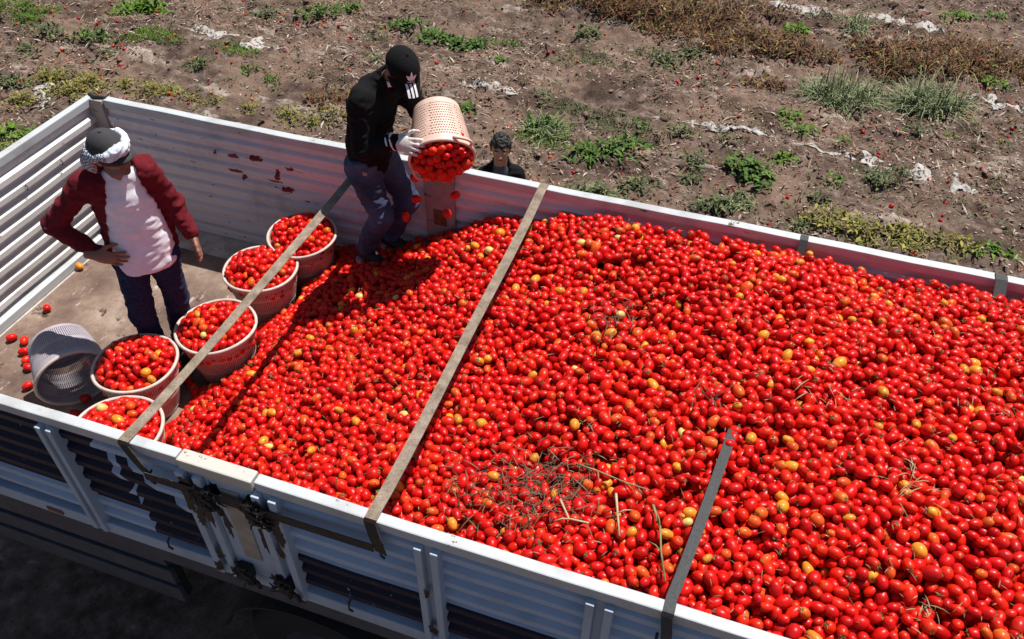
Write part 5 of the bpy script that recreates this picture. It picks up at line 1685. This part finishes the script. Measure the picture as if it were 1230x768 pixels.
# small sprouts everywhere: ground cover
x_, y_, rng = scatter(2000, -9, 10, 3.4, 14.5, 330)
bx_ = np.repeat(x_, 12) + rng.normal(0, .035, len(x_) * 12); by_ = np.repeat(y_, 12) + rng.normal(0, .03, len(x_) * 12)
n = len(bx_); a = rng.uniform(0, 6.28, n); el = rng.uniform(.1, 1.2, n)
d = np.stack([np.cos(a) * np.cos(el), np.sin(a) * np.cos(el), np.sin(el)], -1)
V, Q, C = quad_blades(np.stack([bx_, by_, ground_z(bx_, by_)], -1), d, rng.uniform(.02, .08, n), rng.uniform(.008, .02, n), rng.uniform(0, .6, n), 2, mixc(PAL['green'][0], PAL['dusty'][1], rng.random(n)), rng)
tag(link('sprouts', make_mesh('sprouts', V, Q, False, C), M['foliage']), 'tiny green sprouts dotted over the field', 'ground cover', kind='stuff')

# ------------------------------------------------------------------ plant scraps on the tomatoes
def strands(n, fx, fy, seed, length=(.012, .05), wid=(.002, .0045), lift=.028, pal=((.10, .065, .03), (.36, .28, .16))):
    rng = np.random.default_rng(seed); x_, y_ = fx(rng, n), fy(rng, n)
    y_ = np.clip(y_, .12, WID - .12)
    k = heap_z(x_, y_) > .1; x_, y_ = x_[k], y_[k]; n = len(x_)
    a = rng.uniform(0, 6.28, n); el = rng.uniform(-.15, .5, n)
    d = np.stack([np.cos(a) * np.cos(el), np.sin(a) * np.cos(el), np.sin(el)], -1)
    return quad_blades(np.stack([x_, y_, heap_z(x_, y_) + rng.uniform(.2, 1, n) * lift], -1), d, rng.uniform(*length, n), rng.uniform(*wid, n), rng.uniform(0, .7, n), 3, mixc(*pal, rng.random(n)), rng)
# dried calyx stars on the stem ends
ci = np.nonzero((depth < .03) & (R_all[:, 2, 2] > .05))[0]; ci = ci[np.random.default_rng(5).permutation(len(ci))[:1100]]
rngc = np.random.default_rng(6); k5 = np.repeat(ci, 5); nn = len(k5)
ang = np.tile(np.arange(5) * 1.2566, len(ci)) + rngc.uniform(-.3, .3, nn)
axd = R_all[k5][:, :, 2]; dd = R_all[k5][:, :, 0] * np.cos(ang)[:, None] + R_all[k5][:, :, 1] * np.sin(ang)[:, None] + axd * .25
dd /= np.linalg.norm(dd, axis=1)[:, None]
gcol = (np.repeat(rngc.random(len(ci)), 5) < .45)[:, None]
Vc, Qc, Cc_ = quad_blades(P[k5] + axd * (rr[k5] * asp[k5] * .88)[:, None], dd, rngc.uniform(.010, .022, nn), rngc.uniform(.003, .006, nn), rngc.uniform(-.2, .6, nn), 2, np.where(gcol, mixc((.05, .07, .02), (.14, .17, .06), rngc.random(nn)), mixc((.10, .065, .03), (.30, .22, .12), rngc.random(nn))), rngc)
tag(link('calyx_scraps', make_mesh('calyx_scraps', Vc, Qc, False, Cc_), M['foliage']), 'small green and dried calyx stars on the heaped tomatoes', 'calyx', kind='stuff')
V, Q, C = strands(1500, lambda g, n: g.uniform(1.8, LEN - .2, n), lambda g, n: g.uniform(.1, WID - .1, n), 400)
tag(link('stalk_scraps', make_mesh('stalk_scraps', V, Q, False, C), M['foliage']), 'dry stalk scraps and calyx bits strewn through the tomato heap', 'stalks', kind='stuff')
def debris(cx_, cy_, sx, sy, n, label, seed, pal, green=False):
    V, Q, C = strands(n, lambda g, n: g.normal(cx_, sx, n), lambda g, n: g.normal(cy_, sy, n), seed, (.03, .11), (.0022, .0055), .035, pal)
    c = np.array([cx_, cy_, float(heap_z(np.array([cx_]), np.array([cy_]))[0])])
    tag(link('vine_debris', make_mesh('vine_debris', V - c, Q, False, C), M['foliage'], None, tuple(c)), label, 'plant debris')
GREY = ((.04, .03, .02), (.19, .14, .09)); STR = ((.18, .13, .06), (.42, .34, .20))
debris(4.036, 0.44, 0.16, 0.1, 260, 'patch of grey withered vine debris on the tomatoes above the rim', 500, GREY)
debris(4.112, 0.499, 0.1, 0.09, 110, 'brown twig litter beside the grey withered vine patch', 501, GREY)
debris(4.111, 1.588, 0.07, 0.08, 60, 'thin scatter of brown vine bits in the middle of the heap', 502, GREY)
debris(5.55, 0.863, 0.05, 0.05, 26, 'small straw-coloured vine sprig around a yellow tomato', 503, STR)
debris(5.596, 0.33, 0.035, 0.03, 16, 'pale papery leaf scrap on the tomatoes', 504, STR)
debris(4.68, 1.101, 0.05, 0.04, 22, 'dark vine bits beside the buried end of the grey strap', 505, GREY)
debris(5.98, 1.375, 0.06, 0.03, 18, 'brown leaf bits near the rear of the heap', 506, GREY)
debris(3.731, 0.408, 0.08, 0.05, 30, 'small green and brown leaf scraps beside the long beige strap', 507, GREY)
debris(5.129, 1.241, 0.06, 0.05, 12, 'few straw bits on the crown of the heap', 508, STR)

def vine(pts, r_, label, leaf=0, cm='vine_green', seed=0):
    rng = np.random.default_rng(seed); mb = MB()
    P3 = [(x_, y_, float(heap_z(np.array([x_]), np.array([y_]))[0]) + .038 + rng.uniform(-.005, .012)) for x_, y_ in pts]
    mb.tube(P3, [r_ * (1 - .5 * i / len(P3)) for i in range(len(P3))], 6)
    for i in range(1, len(P3) - 1):
        a = rng.uniform(0, 6.28); p = Vector(P3[i])
        mb.tube([p, p + Vector((math.cos(a) * .03, math.sin(a) * .03, .012)), p + Vector((math.cos(a) * .065, math.sin(a) * .065, .0))], [r_ * .6, r_ * .5, r_ * .3], 5)
    c = np.array(P3[0]); mb.v = [tuple(np.array(q) - c) for q in mb.v]
    tag(link('vine_stem', mb.mesh('vine_stem', True), M[cm], None, tuple(c)), label, 'vine')
mat('vine_green', (.22, .19, .075), .85, .35, 20); mat('vine_pale', (.42, .34, .22), .85, .3, 20)
vine([(4.184, 0.579), (4.282, 0.567), (4.402, 0.54), (4.515, 0.525)], 0.005, 'green vine stem lying beside the withered debris patch', 0, 'vine_green', 0)
vine([(4.547, 0.452), (4.596, 0.355), (4.622, 0.263), (4.664, 0.143)], 0.006, 'forked green vine stem pointing at the grey strap', 0, 'vine_green', 1)
vine([(4.388, 0.473), (4.417, 0.383), (4.45, 0.281)], 0.006, 'short straight pale stick on the tomatoes', 0, 'vine_pale', 2)
vine([(4.169, 0.397), (4.232, 0.31), (4.317, 0.306)], 0.006, 'pale curved stick in the withered debris', 0, 'vine_pale', 3)
vine([(4.051, 2.587), (4.087, 2.49)], 0.004, 'short twig at the far edge of the heap', 0, 'vine_pale', 4)
